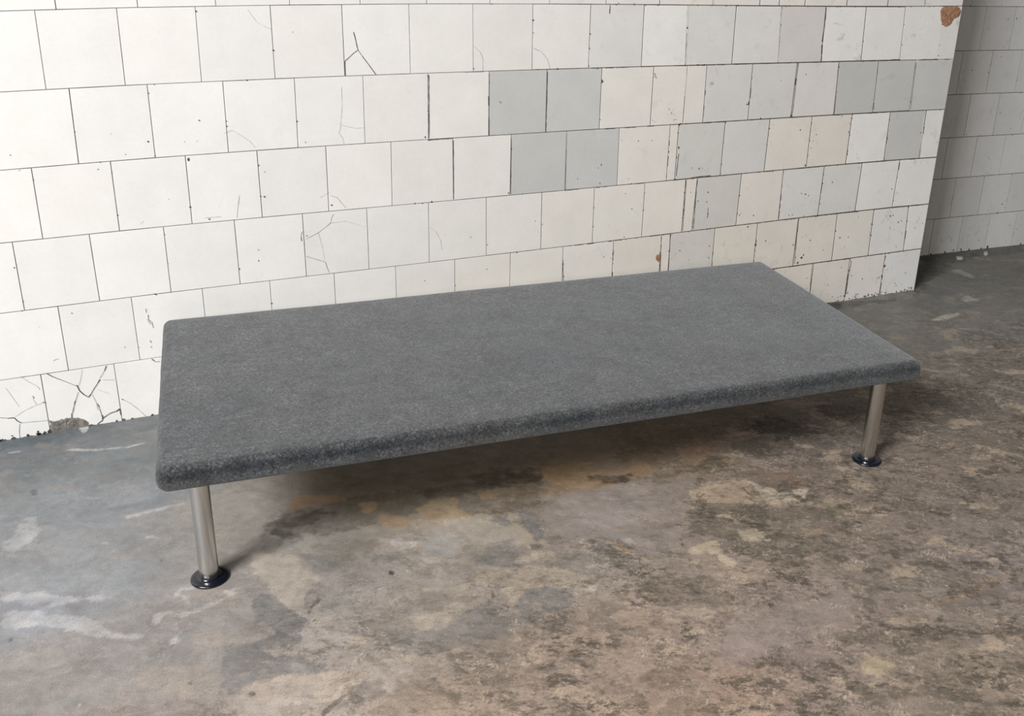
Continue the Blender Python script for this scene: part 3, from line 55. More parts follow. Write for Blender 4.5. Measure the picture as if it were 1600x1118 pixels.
# ------------------------------------------------------------------ helpers
def lin(c):
    return tuple(((v/255)/12.92 if v/255 <= 0.04045 else ((v/255+0.055)/1.055)**2.4) for v in c)
def link(name, me, mats, parent=None):
    o = bpy.data.objects.new(name, me); S.collection.objects.link(o)
    for mt in (mats if isinstance(mats, (list, tuple)) else [mats]): me.materials.append(mt)
    if parent: o.parent = parent
    return o
class NT:
    def __init__(s, name):
        s.m = bpy.data.materials.new(name); s.m.use_nodes = True; s.t = s.m.node_tree
        s.b = s.t.nodes['Principled BSDF']
    def n(s, typ, ins=None, **kw):
        nd = s.t.nodes.new(typ)
        for k, v in kw.items(): setattr(nd, k, v)
        for k, v in (ins or {}).items():
            if hasattr(v, 'is_output') or isinstance(v, bpy.types.NodeSocket): s.t.links.new(v, nd.inputs[k])
            else: nd.inputs[k].default_value = v
        return nd
    def l(s, a, b): s.t.links.new(a, b)
    def noise(s, vec, scale, detail=4, rough=.55, dist=0):
        return s.n('ShaderNodeTexNoise', {'Vector': vec, 'Scale': scale, 'Detail': detail, 'Roughness': rough, 'Distortion': dist}).outputs['Fac']
    def ramp(s, fac, stops, interp='LINEAR'):
        r = s.n('ShaderNodeValToRGB', {0: fac}); cr = r.color_ramp; cr.interpolation = interp
        while len(cr.elements) < len(stops): cr.elements.new(.5)
        for e, (p, c) in zip(cr.elements, stops):
            e.position = p; e.color = (c, c, c, 1) if isinstance(c, (int, float)) else (*c, 1)
        return r.outputs[0]
    def mix(s, fac, a, b, mode='MIX'):
        nd = s.n('ShaderNodeMix', data_type='RGBA', blend_type=mode)
        for sock, v in ((nd.inputs[0], fac), (nd.inputs[6], a), (nd.inputs[7], b)):
            if isinstance(v, bpy.types.NodeSocket): s.l(v, sock)
            else: sock.default_value = v if isinstance(v, (int, float)) else (*v, 1)
        return nd.outputs[2]
    def math(s, op, a, b=0.0):
        nd = s.n('ShaderNodeMath', {0: a, 1: b}, operation=op); return nd.outputs[0]
    def bump(s, h, strength, dist, normal=None):
        nd = s.n('ShaderNodeBump', {'Height': h, 'Strength': strength, 'Distance': dist})
        if normal: s.l(normal, nd.inputs['Normal'])
        return nd.outputs[0]
    def pos(s): return s.n('ShaderNodeTexCoord').outputs['Object']

# ------------------------------------------------------------------ materials
def tile_mat():
    k = NT('glazed_tile'); p = k.pos()
    col = k.n('ShaderNodeAttribute', attribute_name='tone').outputs['Color']
    big = k.noise(p, 9, 4, .6); fine = k.noise(p, 90, 3, .6)
    c = k.mix(1.0, col, k.ramp(big, [(.3, .93), (.7, 1.0)]), 'MULTIPLY')
    c = k.mix(1.0, c, k.ramp(fine, [(.3, .965), (.7, 1.0)]), 'MULTIPLY')
    # small pits and dirt specks, denser on the worn right and lower part of the wall
    sx = k.n('ShaderNodeSeparateXYZ', {0: p})
    worn = k.n('ShaderNodeMapRange', {0: sx.outputs[0], 1: 1.3, 2: 3.2, 3: 0.0, 4: 1.0}).outputs[0]
    low = k.n('ShaderNodeMapRange', {0: sx.outputs[2], 1: 1.0, 2: 0.1, 3: 0.0, 4: 1.0}).outputs[0]
    dens = k.math('MULTIPLY', k.math('ADD', k.math('MULTIPLY', worn, low), .10), 0.075)
    v = k.n('ShaderNodeTexVoronoi', {'Vector': p, 'Scale': 38, 'Randomness': 1.0})
    rnd = k.n('ShaderNodeSeparateColor', {0: v.outputs['Color']}).outputs[0]
    size = k.math('MULTIPLY', k.math('MULTIPLY', rnd, rnd), dens)
    spot = k.math('LESS_THAN', v.outputs['Distance'], k.math('MULTIPLY', size, 2.1))
    c = k.mix(k.math('MULTIPLY', spot, .55), c, lin((108, 96, 84)))
    # dull smears
    sm = k.noise(p, 16, 6, .75, 1.2)
    smf = k.math('MULTIPLY', k.ramp(sm, [(.58, 0.0), (.70, .42)]), k.math('ADD', worn, .15))
    c = k.mix(smf, c, lin((150, 145, 138)))
    k.l(c, k.b.inputs['Base Color'])
    k.b.inputs['Roughness'].default_value = .42
    k.b.inputs['Specular IOR Level'].default_value = .35
    k.l(k.bump(big, .25, .002, None), k.b.inputs['Normal'])
    return k.m
def grout_mat():
    k = NT('dirty_grout'); p = k.pos()
    sx = k.n('ShaderNodeSeparateXYZ', {0: p})
    w = k.n('ShaderNodeMapRange', {0: sx.outputs[0], 1: 1.2, 2: 3.0, 3: 0.0, 4: 1.0}).outputs[0]
    n1 = k.noise(p, 7, 4, .7)
    c = k.mix(w, lin((112, 112, 114)), lin((92, 72, 56)))
    c = k.mix(k.ramp(n1, [(.42, 0.0), (.62, 1.0)]), c, lin((62, 54, 48)))
    k.l(c, k.b.inputs['Base Color']); k.b.inputs['Roughness'].default_value = .9
    return k.m
def mark_mat():
    k = NT('crack_and_chip'); k.l(k.n('ShaderNodeAttribute', attribute_name='tone').outputs['Color'], k.b.inputs['Base Color'])
    k.b.inputs['Roughness'].default_value = .9; k.b.inputs['Specular IOR Level'].default_value = .1
    return k.m
def rough_mat(name, a, b, c2, sc):
    k = NT(name); p = k.pos(); n1 = k.noise(p, sc, 6, .7); n2 = k.noise(p, sc*3, 4, .7)
    c = k.mix(k.ramp(n1, [(.35, 0.0), (.62, 1.0)]), lin(a), lin(b))
    c = k.mix(k.ramp(n2, [(.55, 0.0), (.68, .8)]), c, lin(c2))
    k.l(c, k.b.inputs['Base Color']); k.b.inputs['Roughness'].default_value = .95
    k.l(k.bump(n1, 1, .004), k.b.inputs['Normal'])
    return k.m
def plaster_mat():
    k = NT('wall_plaster'); p = k.pos(); n1 = k.noise(p, 3, 5, .6)
    k.l(k.mix(n1, lin((190, 186, 180)), lin((150, 146, 140))), k.b.inputs['Base Color']); k.b.inputs['Roughness'].default_value = .9
    return k.m
def floor_mat():
    k = NT('worn_concrete'); p = k.pos()
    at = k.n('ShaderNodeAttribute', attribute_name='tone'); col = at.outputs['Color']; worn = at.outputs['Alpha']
    # elongated speckle: the aggregate is dragged roughly along the wall
    mp0 = k.n('ShaderNodeMapping', {'Vector': p, 'Rotation': (0, 0, .46)}).outputs[0]
    mp = k.n('ShaderNodeMapping', {'Vector': mp0, 'Scale': (1, 1.5, 1)}).outputs[0]
    clus = k.ramp(k.noise(mp, 5.5, 5, .7, .6), [(.42, .08), (.58, 1.0)])
    n1 = k.noise(mp, 19, 9, .78, .25); n2 = k.noise(mp, 70, 6, .75, .1); n3 = k.noise(p, 330, 3, .7); n4 = k.noise(mp, 9, 5, .65, .8)
    c = k.mix(1.0, col, k.ramp(n4, [(.3, .80), (.7, 1.16)]), 'MULTIPLY')
    dk = k.math('MULTIPLY', k.math('MULTIPLY', k.ramp(n1, [(.49, 0.0), (.54, .85)]), worn), clus)
    c = k.mix(dk, c, lin((78, 70, 60)))
    lt = k.math('MULTIPLY', k.math('MULTIPLY', k.ramp(n1, [(.36, .45), (.43, 0.0)]), worn), clus)
    c = k.mix(lt, c, lin((186, 162, 138)))
    d2 = k.math('MULTIPLY', k.ramp(n2, [(.53, 0.0), (.60, .62)]), k.math('MULTIPLY', k.math('ADD', k.math('MULTIPLY', worn, .9), .08), k.math('ADD', k.math('MULTIPLY', clus, .6), .4)))
    c = k.mix(d2, c, lin((66, 60, 52)))
    l2 = k.math('MULTIPLY', k.ramp(n2, [(.36, .42), (.43, 0.0)]), worn)
    c = k.mix(l2, c, lin((196, 172, 148)))
    c = k.mix(1.0, c, k.ramp(n3, [(.3, .76), (.7, 1.2)]), 'MULTIPLY')
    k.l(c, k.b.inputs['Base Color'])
    rg = k.n('ShaderNodeMapRange', {0: worn, 1: 0.0, 2: 1.0, 3: .52, 4: .88}).outputs[0]
    k.l(rg, k.b.inputs['Roughness']); k.b.inputs['Specular IOR Level'].default_value = .3
    h = k.math('ADD', k.math('MULTIPLY', n1, worn), k.math('MULTIPLY', n2, .35))
    k.l(k.bump(h, .55, .004), k.b.inputs['Normal'])
    return k.m
def felt_mat():
    k = NT('grey_wool_felt'); p = k.pos()
    edge = k.n('ShaderNodeAttribute', attribute_name='tone').outputs['Color']
    n1 = k.noise(p, 190, 4, .75, .3); n2 = k.noise(p, 500, 2, .6); n3 = k.noise(p, 14, 6, .65, .5); n4 = k.noise(p, 4, 3, .5)
    c = k.ramp(n1, [(.33, lin((28, 30, 33))), (.46, lin((59, 60, 62))), (.57, lin((74, 74, 73))), (.71, lin((114, 113, 108)))])
    c = k.mix(1.0, c, k.ramp(n3, [(.3, .66), (.7, 1.24)]), 'MULTIPLY')
    n5 = k.noise(p, 55, 4, .75, .4); c = k.mix(1.0, c, k.ramp(n5, [(.33, .66), (.5, 1.0), (.68, 1.26)]), 'MULTIPLY')
    c = k.mix(1.0, c, k.ramp(n4, [(.3, (.95, .98, 1.02)), (.7, (1.04, 1.01, .97))]), 'MULTIPLY')
    c = k.mix(1.0, c, k.ramp(n2, [(.3, .8), (.7, 1.2)]), 'MULTIPLY')
    c = k.mix(1.0, c, edge, 'MULTIPLY')
    k.l(c, k.b.inputs['Base Color'])
    k.b.inputs['Roughness'].default_value = 1; k.b.inputs['Specular IOR Level'].default_value = .1
    k.b.inputs['Sheen Weight'].default_value = .25; k.b.inputs['Sheen Roughness'].default_value = .5
    h = k.math('ADD', n1, k.math('MULTIPLY', n2, .6))
    k.l(k.bump(h, .5, .0025), k.b.inputs['Normal'])
    return k.m
def steel_mat():
    k = NT('brushed_steel'); p = k.pos()
    mp = k.n('ShaderNodeMapping', {'Vector': p, 'Scale': (1, 1, 30)}).outputs[0]
    n = k.noise(mp, 40, 3, .6)
    k.b.inputs['Base Color'].default_value = (*lin((212, 212, 208)), 1); k.b.inputs['Metallic'].default_value = 1
    k.l(k.ramp(n, [(.3, .23), (.7, .26)]), k.b.inputs['Roughness'])
    return k.m
def black_mat():
    k = NT('black_plastic'); k.b.inputs['Base Color'].default_value = (.006, .007, .012, 1); k.b.inputs['Roughness'].default_value = .22
    return k.m
M_TILE, M_GROUT, M_MARK, M_PLAS = tile_mat(), grout_mat(), mark_mat(), plaster_mat()
M_BRICK = rough_mat('exposed_brick', (142, 102, 76), (168, 128, 98), (104, 74, 56), 60)
M_MORTAR = rough_mat('bare_mortar', (92, 90, 86), (128, 122, 114), (58, 56, 54), 50)
M_FLOOR, M_FELT, M_STEEL, M_BLACK = floor_mat(), felt_mat(), steel_mat(), black_mat()

# ------------------------------------------------------------------ tiled walls
GX = np.linspace(0, 3.6, 10)
def course(k, x):
    """height of the joint under row k (k = 0 is the first full course from the top of the view)"""
    if k >= 6: return -0.016
    if k < 0: return course(0, x) + 0.2*(-k)
    return float(np.interp(x, GX, COURSES[k]))
class Faces:
    def __init__(s): s.v = []; s.f = []; s.mi = []; s.c = []
    def add(s, vs, fs, mi, col):
        b = len(s.v); s.v += vs
        for f in fs: s.f.append([b+i for i in f]); s.mi.append(mi); s.c.append(col)
    def mesh(s, name):
        me = bpy.data.meshes.new(name); me.from_pydata(s.v, [], s.f); me.update()
        me.polygons.foreach_set('material_index', s.mi)
        a = me.attributes.new('tone', 'FLOAT_COLOR', 'CORNER'); buf = []
        for pl, c in zip(me.polygons, s.c): buf += [*c, 1.0]*pl.loop_total
        a.data.foreach_set('color', buf)
        return me
def inset(poly, d):
    n = len(poly); out = []
    for i in range(n):
        a, b, c = poly[i-1], poly[i], poly[(i+1) % n]
        e1 = Vector((b[0]-a[0], b[1]-a[1])).normalized(); e2 = Vector((c[0]-b[0], c[1]-b[1])).normalized()
        n1 = Vector((-e1.y, e1.x)); n2 = Vector((-e2.y, e2.x)); q = (n1+n2); q = q/max(.35, q.dot(n1)) if q.length > 1e-6 else n1
        out.append((b[0]+q.x*d, b[1]+q.y*d))
    return out
def tile(F, poly, y0, tilt, col, gap=.0009, P3=None):
    """poly counter-clockwise in (x,z); front face towards -y"""
    if P3 is None: P3 = lambda x, y, z: (x, y, z)
    o = inset(poly, gap); i = inset(poly, gap+.0004); n = len(o)
    cx = sum(q[0] for q in poly)/n; cz = sum(q[1] for q in poly)/n
    fy = lambda q: y0 + (q[0]-cx)*tilt[0] + (q[1]-cz)*tilt[1]
    vs = [P3(q[0], fy(q), q[1]) for q in i] + [P3(q[0], fy(q)+.0003, q[1]) for q in o] + [P3(q[0], .005, q[1]) for q in o]
    fs = [list(range(n))] + [[k, k+n, (k+1) % n+n, (k+1) % n] for k in range(n)] + [[k+n, k+2*n, (k+1) % n+2*n, (k+1) % n+n] for k in range(n)]
    F.add(vs, fs, 0, col)
def ribbon(F, pts, w, y, col, mi=2):
    ws = .0016 + .00035*pts[0][0]; hw = w*ws/2
    for (a, b) in zip(pts[:-1], pts[1:]):
        d = Vector((b[0]-a[0], b[1]-a[1])); L = d.length
        if L < 1e-5: continue
        n = max(1, int(L/.012)); nn = Vector((-d.y, d.x))/L; prev = None
        for k in range(n+1):
            t = k/n; j = (random.random()-.5)*w*ws*.5*(0 if k in (0, n) else 1); h = hw*(.65+.6*random.random())
            cx, cz = a[0]+d.x*t+nn.x*j, a[1]+d.y*t+nn.y*j
            cur = ((cx-nn.x*h, y, cz-nn.y*h), (cx+nn.x*h, y, cz+nn.y*h))
            if prev: F.add([prev[0], prev[1], cur[1], cur[0]], [[0, 3, 2, 1]], mi, col)
            prev = cur
def blob(F, x, z, r, y, col, mi=2, P3=None):
    n = 7; a0 = random.random()*6; q = random.uniform(.7, 1.3)
    vs = [(x+math.cos(a0+k*2*math.pi/n)*r*random.uniform(.6, 1.2)*q, y, z+math.sin(a0+k*2*math.pi/n)*r*random.uniform(.6, 1.2)/q) for k in range(n)]
    if P3: vs = [P3(*v) for v in vs]
    F.add(vs, [list(range(n))], mi, col)
def patch(F, poly, y, mi, jag=.002, P3=None):
    pts = []
    n = len(poly)
    for i in range(n):
        a, b = poly[i], poly[(i+1) % n]; L = math.dist(a, b); m_ = max(1, int(L/.006))
        for k in range(m_):
            t = k/m_; pts.append((a[0]+(b[0]-a[0])*t+random.uniform(-jag, jag), a[1]+(b[1]-a[1])*t+random.uniform(-jag, jag)))
    if sum(pts[i-1][0]*pts[i][1]-pts[i][0]*pts[i-1][1] for i in range(len(pts))) < 0: pts.reverse()
    n = len(pts); cx = sum(q[0] for q in pts)/n; cz = sum(q[1] for q in pts)/n
    rings = [1, .8, .55, .3]; vs = []
    for j, r in enumerate(rings):
        vs += [(cx+(q[0]-cx)*r, y-(0 if j == 0 else random.uniform(0, .0022)), cz+(q[1]-cz)*r) for q in pts]
    fs = [[j*n+i, j*n+(i+1) % n, (j+1)*n+(i+1) % n, (j+1)*n+i] for j in range(len(rings)-1) for i in range(n)] + [[3*n+i for i in range(n)]]
    F.add(vs, fs, mi, (.5, .5, .5))

WHITE = (223, 220, 216)
SPECIAL = {  # (row, x of the tile centre) -> tile tone
 (2, 1.54): (191, 190, 186), (2, 1.74): (196, 195, 191), (3, 1.61): (191, 190, 186), (3, 1.81): (194, 193, 189),
 (2, 2.95): (193, 192, 188), (2, 3.14): (196, 195, 191), (2, 3.34): (200, 199, 195), (3, 3.24): (199, 198, 194), (3, 3.39): (230, 227, 222), (3, 3.05): (232, 229, 224),
 (3, 2.25): (206, 203, 197), (3, 2.45): (211, 208, 203), (4, 2.35): (206, 202, 195), (2, 2.35): (210, 207, 202), (2, 2.55): (210, 207, 202),
 (1, 2.65): (209, 204, 199), (1, 1.88): (215, 212, 207), (1, 2.26): (214, 211, 206), (2, 2.75): (216, 211, 206), (1, 2.46): (216, 213, 208),
 (5, 2.25): (208, 203, 196), (1, 2.86): (229, 226, 221), (1, 3.05): (229, 226, 221), (1, 3.25): (229, 226, 221), (4, 3.13): (229, 226, 221), (4, 3.33): (231, 228, 223),
 (4, 2.94): (216, 213, 208), (4, 2.74): (217, 214, 209), (5, 3.37): (231, 228, 223), (1, 2.1): (226, 223, 218)}
def build_main_wall():
    F = Faces()
    for k in range(-5, 7):
        if k in JOINTS: J = [list(j) for j in JOINTS[k]]
        else: J = [[j[0], j[0]] for j in JOINTS[1 if k % 2 else 2]]
        if k == 6: J = J[:2] + [[.273+.2*i]*2 for i in range(1, 10)] + [[2.112, 2.112], [2.15, 2.15], [2.35, 2.35], [2.55, 2.55], [2.75, 2.75]][0:0] + [[2.25, 2.25], [2.45, 2.45], [2.65, 2.65], [2.85, 2.85]] + J[2:]
        while J[0][0] > -2.2: J.insert(0, [J[0][0]-.2, J[0][1]-.2])
        e0 = EDGE[min(max(k-1, 0), 6)][0]; e1 = EDGE[min(max(k, 0), 6)][0]
        if k < 0: e0 = e1 = 3.437
        J.append([3.4375, 3.4375])
        for a, b in zip(J[:-1], J[1:]):
            if b[0]-a[0] < .012: continue
            quad = [(a[1], course(k, a[1])), (b[1], course(k, b[1])), (b[0], course(k-1, b[0])), (a[0], course(k-1, a[0]))]
            cx = (a[0]+b[0])/2; col = None
            for (r, x), c in SPECIAL.items():
                if r == k and abs(x-cx) < .07: col = c
            if col is None:
                j = random.uniform(-2.5, 2.5); w = random.uniform(-.8, 1.2); ag = max(0, min(1, (cx-.6)/1.6))*(1-max(0, min(1, (cx-2.9)/.4)))*(.45+.1*k)
                col = (WHITE[0]+j+w*.5-3*ag, WHITE[1]+j-7*ag, WHITE[2]+j-w-14*ag)
            worn = max(0, min(1, (cx-1.4)/1.6))
            g = .00085 + .0012*worn + random.uniform(-.0001, .00035)
            if a[0] > 3.1 and k in (1, 2): g = .0007
            tile(F, quad, random.uniform(-.0003, .0004), (random.uniform(-.002, .002), random.uniform(-.002, .002)), lin(col), g)
    # backing seen as grout, body of the wall, top
    x0, x1, zt, yb = -2.4, 3.436, 2.2, .42
    F.add([(x0, .0010, -.016), (x1, .0010, -.016), (x1, .0010, zt), (x0, .0010, zt)], [[0, 1, 2, 3]], 1, (.5, .5, .5))
    # the short return of the wall: three courses wide, tiled as well
    zs = [-.016] + [course(k, 3.4) for k in range(5, -6, -1)]
    for j in range(len(zs)-1):
        ys = [.0012, .2, yb] if j % 2 else [.0012, .1, .3, yb]
        for a, b in zip(ys[:-1], ys[1:]):
            P = lambda u, d, z: (3.4383-d, u, z)
            tile(F, [(a, zs[j]), (b, zs[j]), (b, zs[j+1]), (a, zs[j+1])], .0, (0, 0), lin((206, 203, 198)), .0007, P)
    F.add([(x1-.0016, .002, -.016), (x1-.0016, yb, -.016), (x1-.0016, yb, zt), (x1-.0016, .002, zt)], [[0, 1, 2, 3]], 1, (.5, .5, .5))
    F.add([(x0, .003, zt), (x1-.002, .003, zt), (x1-.002, yb, zt), (x0, yb, zt), (x0, yb, -.016), (x1-.002, yb, -.016), (x0, .003, -.016)],
          [[0, 1, 2, 3], [3, 2, 5, 4], [0, 3, 4, 6]], 3, (.5, .5, .5))
    T = lambda s: lin((s, s*.98, s*.95))
    for w, s, pts in CRACKS: ribbon(F, pts, w*.56, -.0012, T(s+18))
    for w, s, pts in WHITE_JOINTS: ribbon(F, pts, w, -.0011, T(s))
    for x, z, r, s in SPECKS: blob(F, x, z, r*(.0016+.00035*x)*.62, -.0013, T(s))
    for pl in RUST: patch(F, pl, -.0011, 4, .001)
    patch(F, BRICK, -.0012, 4, .002); patch(F, BROKEN, -.0012, 5, .003)
    # crumbs of dirt and pitting in the joints, denser on the worn right part
    rnd = random.Random(11)
    for k in range(1, 7):
        for j in (JOINTS[k]):
            for t in range(5):
                x = j[0]+(j[1]-j[0])*(t/5); p_ = .10 + .5*max(0, min(1, (x-1.6)/1.2))
                if rnd.random() < p_:
                    u = (t+rnd.random())/5; z = course(k-1, x)*(1-u)+course(k, x)*u; x = j[0]+(j[1]-j[0])*u
                    brown = rnd.random() < .5 and x > 1.8
                    blob(F, x+rnd.uniform(-.001, .001), z, rnd.uniform(.0012, .0030), -.0011, lin((96, 66, 44)) if brown else T(rnd.randint(50, 90)))
        for i in range(int(60)):
            x = 0+3.42*rnd.random()**.6; p_ = .15 + .7*max(0, min(1, (x-1.5)/1.2))
            if rnd.random() < p_:
                brown = rnd.random() < .55 and x > 1.8
                blob(F, x, course(k-1, x)+rnd.uniform(-.0015, .0015), rnd.uniform(.001, .0030), -.0011, lin((104, 72, 48)) if brown else T(rnd.randint(45, 90)))
    for i in range(150):   # rusty dirt caught along the joints of the worn part
        k = rnd.choice([1, 2, 3, 4, 5, 5, 4]); x = rnd.uniform(1.7, 3.4); L = rnd.uniform(.008, .05)
        pts = [(x+L*t/3, course(k, x+L*t/3)+rnd.uniform(-.0006, .0006)) for t in range(4)]
        ribbon(F, pts, rnd.uniform(.5, 1.1), -.0011, lin(rnd.choice([(92, 64, 46), (70, 58, 50), (118, 84, 60), (60, 54, 50)])))
    for i in range(70):
        k = rnd.choice([2, 3, 4, 5, 6]); j = rnd.choice(JOINTS[k])
        if j[0] < 1.75: continue
        t = rnd.random()*.8; L = rnd.uniform(.08, .2); f = lambda u: (j[0]+(j[1]-j[0])*u, course(k-1, j[0])*(1-u)+course(k, j[0])*u)
        ribbon(F, [f(t), f(t+L)], rnd.uniform(.4, .9), -.0011, lin(rnd.choice([(92, 64, 46), (70, 58, 50), (60, 54, 50)])))
    for i in range(150):   # gritty line along the foot of the wall
        x = rnd.uniform(2.85, 3.43) if i % 3 else rnd.uniform(-.3, .5)
        blob(F, x, -.010+abs(rnd.gauss(0, .009)), rnd.uniform(.001, .0042), -.0013, T(rnd.randint(40, 100)))
    for i in range(46):
        blob(F, rnd.uniform(-.1, .12) if i % 3 else rnd.uniform(.1, .45), rnd.uniform(-.008, .006), rnd.uniform(.003, .009), -.0014, T(rnd.randint(60, 110)))
    o = link('wall_back', F.mesh('wall_back'), [M_TILE, M_GROUT, M_MARK, M_PLAS, M_BRICK, M_MORTAR])
    o['kind'] = 'structure'
build_main_wall()

def build_recess_wall():
    F = Faces(); r0, r1 = REC
    L = math.hypot(1, r1); t = Vector((1/L, r1/L)); nrm = Vector((r1/L, -1/L))   # towards the room
    O = Vector((2.9, r0+r1*(2.9-2.5)))
    P3 = lambda s, d, z: (O.x+t.x*s-nrm.x*d, O.y+t.y*s-nrm.y*d, z)
    zs = [-.02, .19, .3845, .578, .776, .970, 1.1605, 1.36, 1.56, 1.76, 1.96, 2.2]
    rows = len(zs)-1
    for j in range(rows):
        k = 5-j                       # row index counted like the main wall
        first = 3.828 if k % 2 else 3.918
        s0 = (first-2.9)*L - .1745*6*L
        s = s0
        while s < 3.6:
            a, b = s, s+.1745*L; s = b
            if b < .02: continue
            b = min(b, 3.6)
            j_ = random.uniform(-5, 5)
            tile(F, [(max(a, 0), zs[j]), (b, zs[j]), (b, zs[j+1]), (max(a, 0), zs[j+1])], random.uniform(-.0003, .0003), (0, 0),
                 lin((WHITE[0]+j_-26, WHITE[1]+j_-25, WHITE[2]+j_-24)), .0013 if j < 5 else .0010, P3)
    e = 3.6
    F.add([P3(0, .0010, -.02), P3(e, .0010, -.02), P3(e, .0010, 2.2), P3(0, .0010, 2.2)], [[0, 1, 2, 3]], 1, (.5,)*3)
    F.add([P3(0, .003, 2.2), P3(e, .003, 2.2), P3(e, .2, 2.2), P3(0, .2, 2.2), P3(e, .003, -.02), P3(e, .2, -.02), P3(0, .2, -.02)], [[0, 1, 2, 3], [1, 4, 5, 2], [3, 2, 5, 6]], 3, (.5,)*3)
    rnd = random.Random(5)
    T = lambda s: lin((s, s*.98, s*.95))
    for i in range(90):
        blob(F, rnd.uniform(.8, 1.9), -.006+abs(rnd.gauss(0, .012)), rnd.uniform(.002, .009), -.0012, T(rnd.randint(40, 90)), 2, P3)
    for i in range(60):
        z = rnd.choice(zs[1:7])+rnd.uniform(-.002, .002) if i % 2 else rnd.uniform(0, 1.2)
        blob(F, rnd.uniform(.8, 1.9), z, rnd.uniform(.0015, .004), -.0012, T(rnd.randint(50, 100)), 2, P3)
    o = link('wall_recess', F.mesh('wall_recess'), [M_TILE, M_GROUT, M_MARK, M_PLAS]); o['kind'] = 'structure'
build_recess_wall()

# ------------------------------------------------------------------ floor
def perlin(x, y, seed):
    rs = np.random.RandomState(seed); N = 256
    g = rs.rand(N, N)*2*np.pi; gx, gy = np.cos(g), np.sin(g)
    xi = np.floor(x).astype(int); yi = np.floor(y).astype(int); xf = x-xi; yf = y-yi
    u = xf*xf*xf*(xf*(xf*6-15)+10); v = yf*yf*yf*(yf*(yf*6-15)+10)
    def d(ix, iy, fx, fy): a = ix % N; b = iy % N; return gx[a, b]*fx+gy[a, b]*fy
    a = d(xi, yi, xf, yf); b = d(xi+1, yi, xf-1, yf); c = d(xi, yi+1, xf, yf-1); e = d(xi+1, yi+1, xf-1, yf-1)
    return (a*(1-u)+b*u)*(1-v)+(c*(1-u)+e*u)*v
def fbm(x, y, sc, octv, seed, gain=.55):
    s = 0; a = 1; f = sc; tot = 0
    for i in range(octv): s = s+a*perlin(x*f+i*13.7, y*f+i*7.3, seed+i); tot += a; a *= gain; f *= 2.05
    return s/tot*1.6
